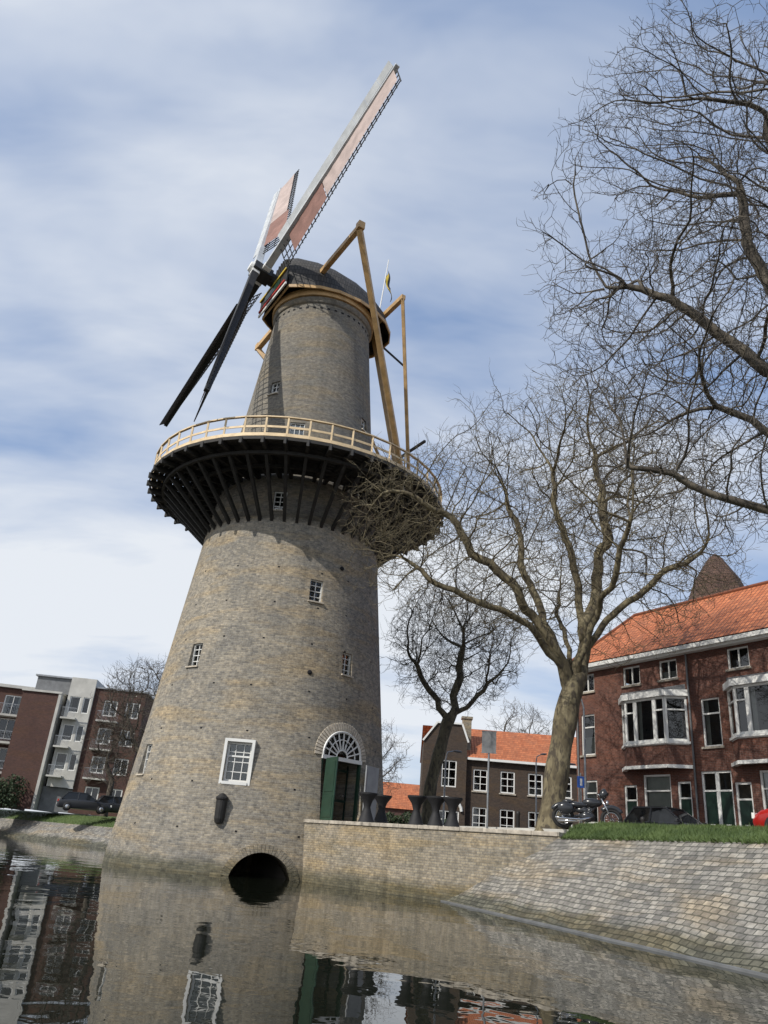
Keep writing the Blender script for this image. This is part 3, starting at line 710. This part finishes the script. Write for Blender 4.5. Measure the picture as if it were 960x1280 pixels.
H=empty('apartment_building',(-27.5,76,0),rad(6))
W=MB();F=MB();G=MB();D=MB();Cu=MB();C_=MB();BS=MB();RL=MB()
def blockbox(mb,x0,x1,y0,y1,z0,z1,holes):
    wallholes(mb,x0,x1,z0,z1,holes,y=y0)
    mb.add([(x0,y0,z0),(x0,y0,z1),(x0,y1,z1),(x0,y1,z0)],[(0,1,2,3)]);mb.add([(x1,y0,z0),(x1,y1,z0),(x1,y1,z1),(x1,y0,z1)],[(0,1,2,3)])
    mb.add([(x0,y0,z1),(x1,y0,z1),(x1,y1,z1),(x0,y1,z1)],[(0,1,2,3)])
hB=[]
blockbox(W,-5.2,-1.9,-.8,9,2.3,12.6,hB)
C_.box(-1.9,-1.65,-.9,1,2.3,12.8); C_.box(-5.3,-1.6,-.95,9,12.61,12.8)
BS.box(-4.6,-1.0,.5,9,12.8,14.3)
RL.box(-4.8,-.9,.3,9.2,14.3,14.45)
hW=[(-.95,.05,z,z+1.5) for z in(5.9,8.5,11.1)]+[(.3,.95,z,z+1.5) for z in(5.9,8.5,11.1)]
blockbox(C_,-1.2,1.15,-.3,8,4.4,14.4,hW)
for mb in(F,G,D,Cu): mb.M=T(0,-.3,0)
for q in hW: win(F,G,D,Cu,*q,nc=1,tr=None,t=.09,curt=random.choice((0,1,2)))
for mb in(F,G,D,Cu): mb.M=Matrix.Identity(4)
blockbox(BS,-1.6,1.15,.2,8,2.3,4.4,[])
for z in(4.6,7.2,9.8): 
    C_.box(-1.25,.1,-1.1,-.31,z+.6,z+.75); 
    for k in range(12): RL.box(-1.2+k*.11,-1.18+k*.11,-1.08,-1.06,z+.75,z+1.6)
    RL.box(-1.25,.1,-1.1,-1.05,z+1.6,z+1.65)
hR=[(x,x+w,z,z+1.5) for z in(3.2,5.9,8.5,11.1) for x,w in((2.2,1.3),(4.3,1.3))]
blockbox(W,1.15,6.0,0,9,2.3,13.6,hR)
for q in hR: win(F,G,D,Cu,*q,nc=2,t=.11,curt=random.choice((0,1,2)))
for z in(5.2,7.8,10.4): C_.box(1.9,3.9,-.7,-.01,z+.1,z+.25); RL.box(1.9,3.9,-.7,-.66,z+1.05,z+1.1); [RL.box(1.95+k*.12,1.97+k*.12,-.69,-.67,z+.25,z+1.05) for k in range(17)]
RL.box(1.0,6.2,-.15,9,13.61,13.75)
W.obj('brick_walls',M['aptbrick'],H);F.obj('window_frames',M['white'],H);G.obj('window_glass',M['glass'],H);D.obj('room_dark',M['dark'],H);Cu.obj('curtains',M['curtain'],H);C_.obj('concrete_bays',M['concrete'],H);BS.obj('dark_base',M['lead'],H);RL.obj('railings',M['metal'],H)
H=empty('apartment_building',(-38.5,80,0),rad(12))
W=MB();F=MB();G=MB();D=MB();Cu=MB();C_=MB();RL=MB()
hR=[(x,x+1.7,z,z+2.0) for z in(3,5.8,8.6,10.9) for x in(-10,-7,-4,-1,1.8)]
blockbox(W,-12,4.6,0,10,2.3,13.6,hR)
for q in hR: win(F,G,D,Cu,*q,nc=2,t=.11,curt=random.choice((0,1,2)))
for z in(5.3,8.1,10.7):
    C_.box(-2,4.9,-1.4,-.01,z+.0,z+.2); RL.box(-2,4.9,-1.4,-1.35,z+1.15,z+1.2)
    for k in range(50): RL.box(-2+k*.138,-1.98+k*.138,-1.39,-1.37,z+.2,z+1.15)
C_.box(-12.2,4.8,-.3,10,13.61,13.9)
W.obj('brick_walls',M['aptbrick'],H);F.obj('window_frames',M['white'],H);G.obj('window_glass',M['glass'],H);D.obj('room_dark',M['dark'],H);Cu.obj('curtains',M['curtain'],H);C_.obj('balcony_slabs',M['concrete'],H);RL.obj('railings',M['metal'],H)
for (x,y,w,hh_) in((-3,100,14,4.0),(27,88,12,7.5)):
    H=empty('brick_house',(x,y,0),0.05)
    W=MB();F=MB();G=MB();D=MB();Cu=MB();RF=MB()
    hol=[(q,q+1.2,z,z+1.2) for q in [1+2.4*i for i in range(int((w-1)/2.4))] for z in((3.4,) if hh_<5 else (3.4,6.0))]
    wallholes(W,0,w,2.3,2.3+hh_,hol)
    W.add([(0,0,2.3),(0,0,2.3+hh_),(0,8,2.3+hh_),(0,8,2.3)],[(0,1,2,3)]);W.add([(w,0,2.3),(w,8,2.3),(w,8,2.3+hh_),(w,0,2.3+hh_)],[(0,1,2,3)])
    for q in hol: win(F,G,D,Cu,*q,nc=2,t=.1)
    RF.add([(-.2,-.3,2.3+hh_),(w+.2,-.3,2.3+hh_),(w+.2,4,5.6+hh_),(-.2,4,5.6+hh_)],[(0,1,2,3)],[[(0,0),(w,0),(w,5),(0,5)]])
    RF.add([(-.2,8.3,2.3+hh_),(w+.2,8.3,2.3+hh_),(w+.2,4,5.6+hh_),(-.2,4,5.6+hh_)],[(3,2,1,0)],[[(0,5),(w,5),(w,0),(0,0)]])
    W.add([(0,0,2.3+hh_),(0,4,5.5+hh_),(0,8,2.3+hh_)],[(0,1,2)]);W.add([(w,0,2.3+hh_),(w,4,5.5+hh_),(w,8,2.3+hh_)],[(0,1,2)])
    W.obj('brick_walls',M['aptbrick'],H);F.obj('window_frames',M['white'],H);G.obj('window_glass',M['glass'],H);D.obj('room_dark',M['dark'],H);RF.obj('tiled_roof',M['tile'],H)

# ---------------------------------------------------------------- trees
def tree(name,limbs,env,nattr,step,dinf,dkill,rt,seed,mat,twig=2,wig=.28,twl=1.0,tipr=.011,nodr=.05,thr=-.22):
    rnd=random.Random(seed)
    nodes=[];par=[];lidx=[]
    for pl,pi_,pts in limbs:
        ids=[]
        prev=None if pl is None else lidx[pl][min(pi_,len(lidx[pl])-1)]
        for p in pts:
            p=Vector(p)
            st_=nodes[prev] if prev is not None else None
            if st_ is not None:
                n=max(1,int((p-st_).length/step)); base=st_.copy()
                for k in range(1,n+1):
                    q=base.lerp(p,k/n)
                    if pl is not None: q+=Vector([rnd.gauss(0,.10) for _ in range(3)])
                    nodes.append(q);par.append(prev);prev=len(nodes)-1;ids.append(prev)
            else: nodes.append(p);par.append(-1);prev=0;ids.append(0)
        lidx.append(ids)
    skip=len(lidx[0])
    att=[]
    while len(att)<nattr:
        c,r=rnd.choice(env)
        v=Vector([rnd.uniform(-1,1) for _ in range(3)])
        if v.length>1 or v.length<.2: continue
        p=Vector((c[0]+v.x*r[0],c[1]+v.y*r[1],c[2]+v.z*r[2]))
        if noise.noise(p*.28)<thr: continue
        att.append(p)
    near=[None]*len(att); nd=[1e9]*len(att); alive=list(range(len(att)))
    new=list(range(int(skip*.75),len(nodes)))
    for it in range(120):
        if not new or not alive: break
        kd=KDTree(len(new))
        for i in new: kd.insert(nodes[i],i)
        kd.balance()
        acc={}; keep=[]
        for a in alive:
            co,i,d=kd.find(att[a])
            if d<nd[a]: nd[a]=d;near[a]=i
            if nd[a]<dkill: continue
            keep.append(a)
            if nd[a]<dinf: acc.setdefault(near[a],[]).append((att[a]-nodes[near[a]]).normalized())
        alive=keep; new=[]
        for i,ds in acc.items():
            v=sum(ds,Vector()); 
            if v.length<1e-4: continue
            v=v.normalized()+Vector([rnd.gauss(0,wig) for _ in range(3)])+Vector((0,0,.06))
            if par[i]>=0: v+=(nodes[i]-nodes[par[i]]).normalized()*.35
            nodes.append(nodes[i]+v.normalized()*step*rnd.uniform(.7,1.1)); par.append(i); new.append(len(nodes)-1)
    n=len(nodes); ch=[[] for _ in range(n)]
    for i,p in enumerate(par):
        if p>=0: ch[p].append(i)
    tips=[0]*n
    for i in range(n-1,-1,-1):
        if not ch[i]: tips[i]=1
        if par[i]>=0: tips[par[i]]+=tips[i]
    ex=math.log(max(tips[0],2))/math.log(rt/tipr)
    rr=[tipr*tips[i]**(1/ex) for i in range(n)]
    zb=nodes[0].z
    mb=MB()
    stack=[(0,None)]
    while stack:
        s,pa=stack.pop(); chain=[] if pa is None else [pa]; c=s
        while True:
            chain.append(c)
            if not ch[c]: break
            o=sorted(ch[c],key=lambda k:-tips[k])
            for k in o[1:]: stack.append((k,c))
            c=o[0]
        rs=[rr[k] for k in chain]
        if pa is not None: rs[0]=min(rs[1]*1.25,rr[pa]*.9)
        else: rs=[r*(1+.45*math.exp(-(nodes[k].z-zb)/.5))*(1+.07*sin(nodes[k].z*3.1)) for r,k in zip(rs,chain)]
        R_=rs[min(1,len(rs)-1)]; k=12 if R_>.15 else 6 if R_>.05 else 3
        pts=[nodes[q] for q in chain]
        if len(pts)>2: pts=[pts[0]]+[pts[i]*.6+(pts[i-1]+pts[i+1])*.2 for i in range(1,len(pts)-1)]+[pts[-1]]
        mb.tube(pts,rs,k,cap=False)
    def tw(p,d,l,r,dep):
        pts=[p];q=p.copy();dd=d.copy()
        m=3
        for i in range(m):
            dd=(dd+Vector([rnd.gauss(0,.25) for _ in range(3)])+Vector((0,0,.12))).normalized(); q=q+dd*l/m; pts.append(q)
            if dep and rnd.random()<.8:
                tw(q,(dd+Vector([rnd.gauss(0,.65) for _ in range(3)])).normalized(),l*rnd.uniform(.35,.65),r*.8,dep-1)
        mb.tube(pts,[r*(1-.5*i/m) for i in range(m+1)],3,cap=False)
    for i in range(skip,n):
        if rr[i]<nodr:
            d=(nodes[i]-nodes[par[i]]).normalized()
            cnt=twig if ch[i] else twig+1
            for _ in range(cnt):
                if rnd.random()<.25: continue
                tw(nodes[i],(d*(.9 if not ch[i] else .5)+Vector([rnd.gauss(0,.6) for _ in range(3)])).normalized(),rnd.uniform(.3,.95)*twl,tipr*.9,1)
    o=mb.obj(name,mat,smooth=True); print(name,n,len(mb.f)); return o
tree('plane_tree',[
 (None,0,[(7.0,30,2.2),(7.15,30,3.6),(7.4,30,5.2),(7.7,30,6.8),(7.9,30,7.7)]),
 (0,99,[(7.2,29.7,9.0),(6.5,29.4,10.3),(5.5,29.2,11.2),(4.2,29,12.5),(2.9,28.9,14.1)]),
 (0,99,[(8.6,30.1,9.5),(8.3,30.4,11.6),(8.2,30.6,13.6),(7.6,30.8,15.8),(7.4,30.8,18)]),
 (2,5,[(9.2,30.5,12.2),(9.6,30.9,14.5),(9.7,31.2,17),(9.4,31.2,19.5)]),
 (2,2,[(9.8,29.8,11.2),(11.4,29.3,12.6),(13.0,29.1,13.6)]),
 (1,4,[(6.2,30.2,12.4),(6.0,31,14.5),(5.4,31.6,16.6)]),
 (0,99,[(8.0,31,9.8),(8.2,32.6,11.4),(8.4,34.2,13.4)]),
 (0,99,[(8.5,29,10),(9.0,27.6,11.6),(9.3,26.2,13.4)]),
 (1,1,[(6.0,29.0,9.9),(4.4,28.6,10.3),(2.6,28.5,10.9),(1.2,28.5,11.9)]),
 (1,99,[(1.6,28.6,14.6),(.4,28.5,15.0)]),
],[((8.0,30.2,15.2),(7.6,6.2,6.6)),((4.5,29.6,13.4),(5.0,4.5,4.0)),((11,30,14.5),(4.2,4.5,4.2)),((8.2,30.2,18.0),(4.8,4.5,3.5)),((1.3,28.8,13.6),(2.9,3,3.3))],8200,.34,3.4,.37,.44,3,M['bark'],1,tipr=.0105,nodr=.032,thr=-.3)
tree('bare_tree',[
 (None,0,[(3.75,45,2.2),(3.9,45,5),(4.4,45,7.2),(4.7,45,8.6)]),
 (0,99,[(3.6,44.8,10.2),(2.6,44.7,11.6)]),(0,99,[(5.2,45.2,10.4),(5.4,45.5,12.8)]),(0,99,[(6.1,45,9.8),(7.2,44.8,11)]),
],[((4.9,45,12.9),(4.2,3.6,3.9))],2100,.34,3.0,.40,.34,5,M['bark3'],2,tipr=.012,nodr=.04,thr=-.4)
tree('bare_tree',[
 (None,0,[(13.5,17,2.5),(13.6,17,5),(13.4,17,7.6),(13.3,17,9.5)]),
 (0,99,[(12.6,17,12),(11.4,17.2,15),(10.4,17.3,17.8),(10.0,17.3,21)]),
 (0,9,[(12.2,16.8,8.4),(10.6,16.6,9.2),(9.2,16.6,9.5),(7.6,16.8,10.2),(5.8,17,10.9)]),
 (1,8,[(10.4,17,14),(8.6,17.4,15.6),(6.8,17.6,17.2)]),
 (0,99,[(14,16,12),(14.6,15.4,15.5),(14.4,15,19)]),
 (0,99,[(14.2,18.6,12),(14.6,20,15)]),
 (1,16,[(10.8,16.2,19.5),(10.2,15.4,23)]),
 (0,99,[(11.4,17,11),(9.6,17.2,12.2),(8.2,17.2,13)]),
],[((11.5,17,18.2),(7.8,5.4,8.8)),((8.4,17,16.5),(4.6,4,5)),((9.0,17,12.4),(4.5,4,3.2)),((9.2,16.5,22),(4.4,4,4.5)),((8.2,17,19.5),(4.4,4,4))],7600,.36,3.6,.38,.42,8,M['bark2'],1,twl=.85,tipr=.0095,nodr=.032,thr=-.3)
tree('bare_tree',[(None,0,[(17.4,88,2.2),(17.4,88,8),(17.2,88,10)]),(0,99,[(15.8,88,12.5)]),(0,99,[(18.6,88,13)])],[((17.2,88,14),(3.6,3,4.2))],500,.5,4,.65,.3,11,M['bark2'],2,twl=1.3,tipr=.018,nodr=.08,thr=-.5)
tree('bare_tree',[(None,0,[(-18.3,68,2.2),(-18.2,68,5),(-18.4,68,7)]),(0,99,[(-20,68,9)]),(0,99,[(-17,68,9.5)])],[((-18.8,68,10.6),(4.4,3.4,4.6))],1000,.42,4,.55,.32,12,M['bark2'],3,twl=1.2,tipr=.017,nodr=.08,thr=-.5)
tree('bare_tree',[(None,0,[(-21.5,71,2.2),(-21.4,71,5)]),(0,99,[(-22.4,71,7)])],[((-21.6,71,7.3),(2.8,2.4,3))],350,.45,4,.6,.24,14,M['bark2'],3,twl=1.2,tipr=.016,nodr=.08,thr=-.5)
tree('bare_tree',[(None,0,[(0.5,80,2.2),(.6,80,6)]),(0,99,[(1.4,80,8)])],[((.8,80,9.5),(3.6,3,4))],400,.5,4,.65,.26,15,M['bark2'],3,twl=1.2,tipr=.018,nodr=.08,thr=-.5)
def hedge(name,x0,x1,y,z0,z1,dep,n,seed):
    rnd=random.Random(seed); g=MB()
    for _ in range(n):
        x=rnd.uniform(x0,x1); z=z0+(z1-z0)*rnd.random()**.8*(.75+.35*noise.noise(Vector((x*.9,seed,0)))); yy=y+rnd.gauss(0,dep/3)
        c=Vector((x,yy,z)); a=Vector([rnd.gauss(0,1) for _ in range(3)]).normalized()*.12; b=Vector([rnd.gauss(0,1) for _ in range(3)]).normalized()*.09
        g.add([c-a,c-b,c+a,c+b],[(0,1,2,3)])
    g.obj(name,M['hedge'])
hedge('hedge',-37,-30,73.5,2.2,5.4,2.4,5000,1); hedge('hedge',8.5,19,67.5,2.3,3.9,1.6,5000,2); hedge('hedge',-1,7,62,2.3,4.6,1.6,4000,3)

# ---------------------------------------------------------------- vehicles
def car(loc,rz,paint,L=4.2,Wd=.86,hr=1.45):
    e=empty('parked_car',loc,rz)
    S=[(-.5,.32,.62,.72),(-.47,.22,.86,.9),(-.33,.2,.92,.98),(-.15,.2,.93,1),(.1,.2,.92,1),(.27,.2,.88,.98),(.42,.22,.76,.92),(.49,.28,.62,.8),(.5,.35,.55,.7)]
    b=MB();vs=[];n=8
    for t,zb,zt,w in S:
        x=t*L;w*=Wd
        vs+=[(x,-w*.9,zb),(x,-w,zb+.15),(x,-w,zt-.12),(x,-w*.9,zt),(x,w*.9,zt),(x,w,zt-.12),(x,w,zb+.15),(x,w*.9,zb)]
    fs=[(i*n+k,(i+1)*n+k,(i+1)*n+(k+1)%n,i*n+(k+1)%n) for i in range(len(S)-1) for k in range(n)]+[tuple(range(n)),tuple(range(len(vs)-1,len(vs)-1-n,-1))]
    b.add(vs,fs); b.obj('body',paint,e,True,.02)
    c=MB()
    P=[(-.44*L,.86),(-.34*L,hr-.06),(.02*L,hr-.04),(.22*L,.88)]
    vs=[(x,s*(Wd*.93 if z<1 else Wd*.72),z) for s in(-1,1) for x,z in P]
    c.add(vs,[(0,1,2,3),(7,6,5,4),(0,4,5,1),(1,5,6,2),(2,6,7,3)]); c.obj('glasshouse',M['glassd'],e,False,.01)
    r=MB(); r.box(-.35*L,.03*L,-Wd*.73,Wd*.73,hr-.06,hr)
    for s in(-1,1):
        for (x0,z0),(x1,z1) in zip(P,P[1:]):
            w0=(Wd*.93 if z0<1 else Wd*.72);w1=(Wd*.93 if z1<1 else Wd*.72); r.beam((x0,s*w0,z0),(x1,s*w1,z1),.07,.05)
        r.beam((-.14*L,s*Wd*.94,.88),(-.14*L,s*Wd*.73,hr-.03),.07,.04)
        r.box(.17*L,.2*L,s*(Wd+.1)-.1,s*(Wd+.1)+.08,.9,1.03)
    r.obj('roof_and_pillars',paint,e,False,.015)
    w=MB();h=MB()
    for x in(-.31*L,.31*L):
        for s in(-1,1):
            for mb,rr,ww in((w,.32,.1),(h,.2,.11)):
                mb.M=Matrix.Translation((x,s*(Wd-.08),.32))@Matrix.Rotation(pi/2,4,'X'); mb.rev([(rr*.6,-ww),(rr,-ww*.8),(rr,ww*.8),(rr*.6,ww)],n=24)
    w.obj('tyres',M['rubber'],e,True); h.obj('hubcaps',M['chrome'],e,True)
    t=MB()
    for s in(-1,1): t.box(-.5*L-.01,-.45*L,s*Wd*.68-.12,s*Wd*.68+.12,.64,.82)
    t.obj('tail_lights',M['redtrim'],e,bevel=.02)
    t=MB()
    for s in(-1,1): t.box(.475*L,.497*L,s*Wd*.62-.14,s*Wd*.62+.14,.55,.7)
    t.box(-.51*L,-.495*L,-.26,.26,.45,.57); t.obj('headlights_and_plate',M['white'],e)
m,nt,b=newmat('car_glass'); b.inputs['Base Color'].default_value=(.01,.012,.014,1); b.inputs['Roughness'].default_value=.04; M['glassd']=m
rs=math.atan2(-.862,.506)
car((12.9,33.4,2.45),rs+.1,M['darkp'],hr=1.5)
car((12.45,20.9,2.45),rs+pi,M['redp'],hr=1.6)
car((-22.2,67.6,2.34),rad(20),M['darkp']); car((-20.0,69.5,2.34),rad(25),M['darkp'])
mc=empty('motorcycle',(7.8,27.95,2.62),rad(-12))
t=MB();rm=MB()
for x in(-.78,.82):
    t.tube([(x+.31*cos(2*pi*i/28),0,.33+.31*sin(2*pi*i/28)) for i in range(29)],[.065]*29,8)
    rm.tube([(x+.24*cos(2*pi*i/28),0,.33+.24*sin(2*pi*i/28)) for i in range(29)],[.02]*29,6)
    for k in range(14):
        a=2*pi*k/14; rm.tube([(x,0,.33),(x+.24*cos(a),0,.33+.24*sin(a))],[.006,.006],4)
    rm.tube([(x,-.09,.33),(x,.09,.33)],[.05,.05],10)
for s in(-.1,.1):
    rm.tube([(.82,s,.33),(.5,s,1.0)],[.025,.03],8)
rm.tube([(.42,-.42,1.05),(.35,-.36,1.12),(.48,-.15,1.08),(.48,.15,1.08),(.35,.36,1.12),(.42,.42,1.05)],[.016]*6,8)
rm.tube([(.15,-.2,.35),(-.2,-.22,.27),(-.9,-.22,.27),(-1.05,-.22,.3)],[.03,.04,.05,.05],10)
rm.tube([(.0,-.16,.3),(-.5,-.2,.2),(-.95,-.2,.19)],[.03,.04,.045],10)
for a in(.35,-.35):
    for k in range(6):
        zz=.42+k*.045; rm.M=Matrix.Translation((.02+sin(a)*(zz-.3),0,zz))@Matrix.Rotation(a,4,'Y'); rm.rev([(.11,-.008),(.13,0),(.11,.008)],n=14)
rm.M=Matrix.Identity(4)
rm.tube([(.66,0,.86),(.74,0,.86)],[.1,.085],14)
t.obj('tyres',M['rubber'],mc,True); rm.obj('chrome_parts',M['chrome'],mc,True)
b=MB()
def ell(mb,c,r,nu=14,nv=8):
    vs=[];
    for j in range(nv+1):
        ph=-pi/2+pi*j/nv
        for i in range(nu): a=2*pi*i/nu; vs.append((c[0]+r[0]*cos(ph)*cos(a),c[1]+r[1]*cos(ph)*sin(a),c[2]+r[2]*sin(ph)))
    mb.add(vs,[(j*nu+i,j*nu+(i+1)%nu,(j+1)*nu+(i+1)%nu,(j+1)*nu+i) for j in range(nv) for i in range(nu)])
ell(b,(.2,0,.84),(.34,.17,.15)); ell(b,(-.28,0,.74),(.38,.19,.10)); ell(b,(-.62,0,.82),(.18,.14,.09)); ell(b,(-.7,.24,.6),(.27,.1,.19)); ell(b,(-.7,-.24,.6),(.27,.1,.19)); ell(b,(.02,0,.38),(.27,.17,.18)); ell(b,(-.1,0,.58),(.3,.13,.12))
for x,a0,a1 in((-.78,.4,2.6),(.82,.6,2.4)):
    b.tube([(x+.4*cos(a0+(a1-a0)*i/10),0,.33+.4*sin(a0+(a1-a0)*i/10)) for i in range(11)],[.085]*11,8)
b.tube([(.5,0,.95),(.1,0,.5),(-.4,0,.35),(-.78,0,.33)],[.05]*4,8)
b.tube([(.5,-.02,1.0),(.62,0,1.2),(.6,0,1.32)],[.12,.15,.04],6)
b.obj('tank_seat_and_panniers',M['darkp'],mc,True)
g=MB(); g.tube([(-.1,.1,.3),(-.15,.32,.0)],[.015,.015],6); g.obj('side_stand',M['metal'],mc)

# ---------------------------------------------------------------- terrace furniture
for x,y in((.35,32.35),(.95,33.1),(2.25,31.7),(2.95,31.2),(3.55,30.9)):
    e=empty('standing_table',(x,y,2.3))
    g=MB(); g.rev([(.36,0),(.33,.03),(.16,.5),(.13,.62),(.2,.85),(.36,1.06),(.38,1.1),(.37,1.12)],n=28); g.obj('stretch_cover',M['blackpl'],e,True)
    g=MB(); g.rev([(.37,1.122),(.38,1.13),(.37,1.14)],n=28); g.obj('table_top',M['blackpl'],e)
e=empty('sign_board',(4.95,31.4,2.3),rad(-12))
g=MB(); g.tube([(0,0,0),(0,0,3.75)],[.04,.04],10); g.obj('pole',M['metal'],e)
g=MB(); g.box(-.28,.28,-.06,-.04,2.95,3.75); g.box(-.3,.3,-.063,-.037,2.92,2.95); g.box(-.3,.3,-.063,-.037,3.75,3.78); g.obj('panel',M['lead'],e)
e=empty('traffic_sign',(10.1,37,2.4))
g=MB(); g.tube([(0,0,0),(0,0,3)],[.035,.035],8); g.obj('pole',M['metal'],e)
g=MB(); g.box(-.18,.18,-.06,-.04,2.35,2.85); g.obj('plate',M['bluesign'],e,bevel=.01)
g=MB(); g.box(-.05,.05,-.066,-.062,2.45,2.75); g.obj('symbol',M['white'],e)
def lamp(x,y,z,h,rz=0):
    e=empty('street_lamp',(x,y,z),rz)
    g=MB(); g.tube([(0,0,0),(0,0,1),(0,0,h-.5),(.1,0,h-.12),(.55,0,h)],[.09,.06,.045,.04,.035],10); g.obj('mast',M['metal'],e,True)
    g=MB(); ell(g,(.8,0,h),(.32,.13,.07)); g.obj('lamp_head',M['lead'],e,True)
lamp(9.9,35.5,2.4,6.2,rad(180)); lamp(12.6,58,2.3,6.4,rad(-60)); lamp(5.2,50,2.3,5.2,rad(20)); lamp(13.6,55,2.3,5.6,0)
for x,y in((6.3,32.3),(7.9,32.9),(10.2,29.3)):
    e=empty('bollard',(x,y,2.3)); g=MB(); g.rev([(.09,0),(.08,.1),(.07,.8),(.09,.84),(.07,.92),(.02,.95)],n=14); g.obj('post',M['black'],e,True)

# ---------------------------------------------------------------- world, sun, camera
w=bpy.data.worlds.new('World'); sc.world=w; w.use_nodes=True; nt=w.node_tree
bg=nt.nodes['Background']; bg.inputs[1].default_value=.15
sd=Vector((-.743,-.669,0)).normalized(); el=rad(42)
sk=N(nt,'ShaderNodeTexSky'); sk.sky_type='NISHITA'; sk.sun_disc=False; sk.sun_elevation=el; sk.sun_rotation=math.atan2(sd.x,sd.y)
sk.air_density=1.0; sk.dust_density=1.2; sk.ozone_density=1.5
tc=N(nt,'ShaderNodeTexCoord').outputs['Generated']; s=N(nt,'ShaderNodeSeparateXYZ'); nt.links.new(tc,s.inputs[0])
den=mth(nt,'ADD',mth(nt,'MAXIMUM',s.outputs[2],0.0),.22)
c=N(nt,'ShaderNodeCombineXYZ'); nt.links.new(mth(nt,'DIVIDE',s.outputs[0],den),c.inputs[0]); nt.links.new(mth(nt,'DIVIDE',s.outputs[1],den),c.inputs[1])
mp=N(nt,'ShaderNodeMapping'); mp.inputs['Rotation'].default_value=(0,0,rad(-14)); mp.inputs['Scale'].default_value=(.75,1.5,1); mp.inputs['Location'].default_value=(2.3,1.1,0); nt.links.new(c.outputs[0],mp.inputs[0])
n1=noisen(nt,mp.outputs[0],1.15,4,.5,.25)
n2=noisen(nt,mp.outputs[0],4.0,4,.62,.3)
low=mth(nt,'MULTIPLY',mth(nt,'SUBTRACT',1.0,mth(nt,'MINIMUM',mth(nt,'MULTIPLY',s.outputs[2],1.3),1.0)),.24)
lf=mth(nt,'MULTIPLY',s.outputs[0],-.20)
t=mth(nt,'ADD',mth(nt,'ADD',mth(nt,'ADD',mth(nt,'MULTIPLY',n1,.95),mth(nt,'MULTIPLY',n2,.22)),low),lf)
f=ramp(nt,t,.52,.80)
base=mixc(nt,.62,sk.outputs[0],(2.1,2.95,4.7))
col=mixc(nt,mth(nt,'MULTIPLY',f,.95),base,(5.5,5.75,6.1))
nt.links.new(col,bg.inputs[0])
sun=bpy.data.lights.new('sun','SUN'); sun.energy=3.7; sun.angle=rad(.5); sun.color=(1,.95,.87)
so=bpy.data.objects.new('sun',sun); sc.collection.objects.link(so); sv=Vector((sd.x*cos(el),sd.y*cos(el),sin(el))); so.rotation_euler=sv.to_track_quat('Z','Y').to_euler(); so.location=(-40,-40,60)
cd=bpy.data.cameras.new('camera');cam=bpy.data.objects.new('camera',cd);sc.collection.objects.link(cam)
cd.sensor_fit='VERTICAL';cd.sensor_height=36;cd.lens=27;cd.clip_end=4000
cam.matrix_world=Matrix.Translation((0,0,1.35))@Matrix.Rotation(pi/2+rad(23.8),4,'X')@Matrix.Rotation(rad(5),4,'Z')
sc.camera=cam
sc.view_settings.view_transform='Standard'; sc.view_settings.look='None'; sc.view_settings.exposure=0
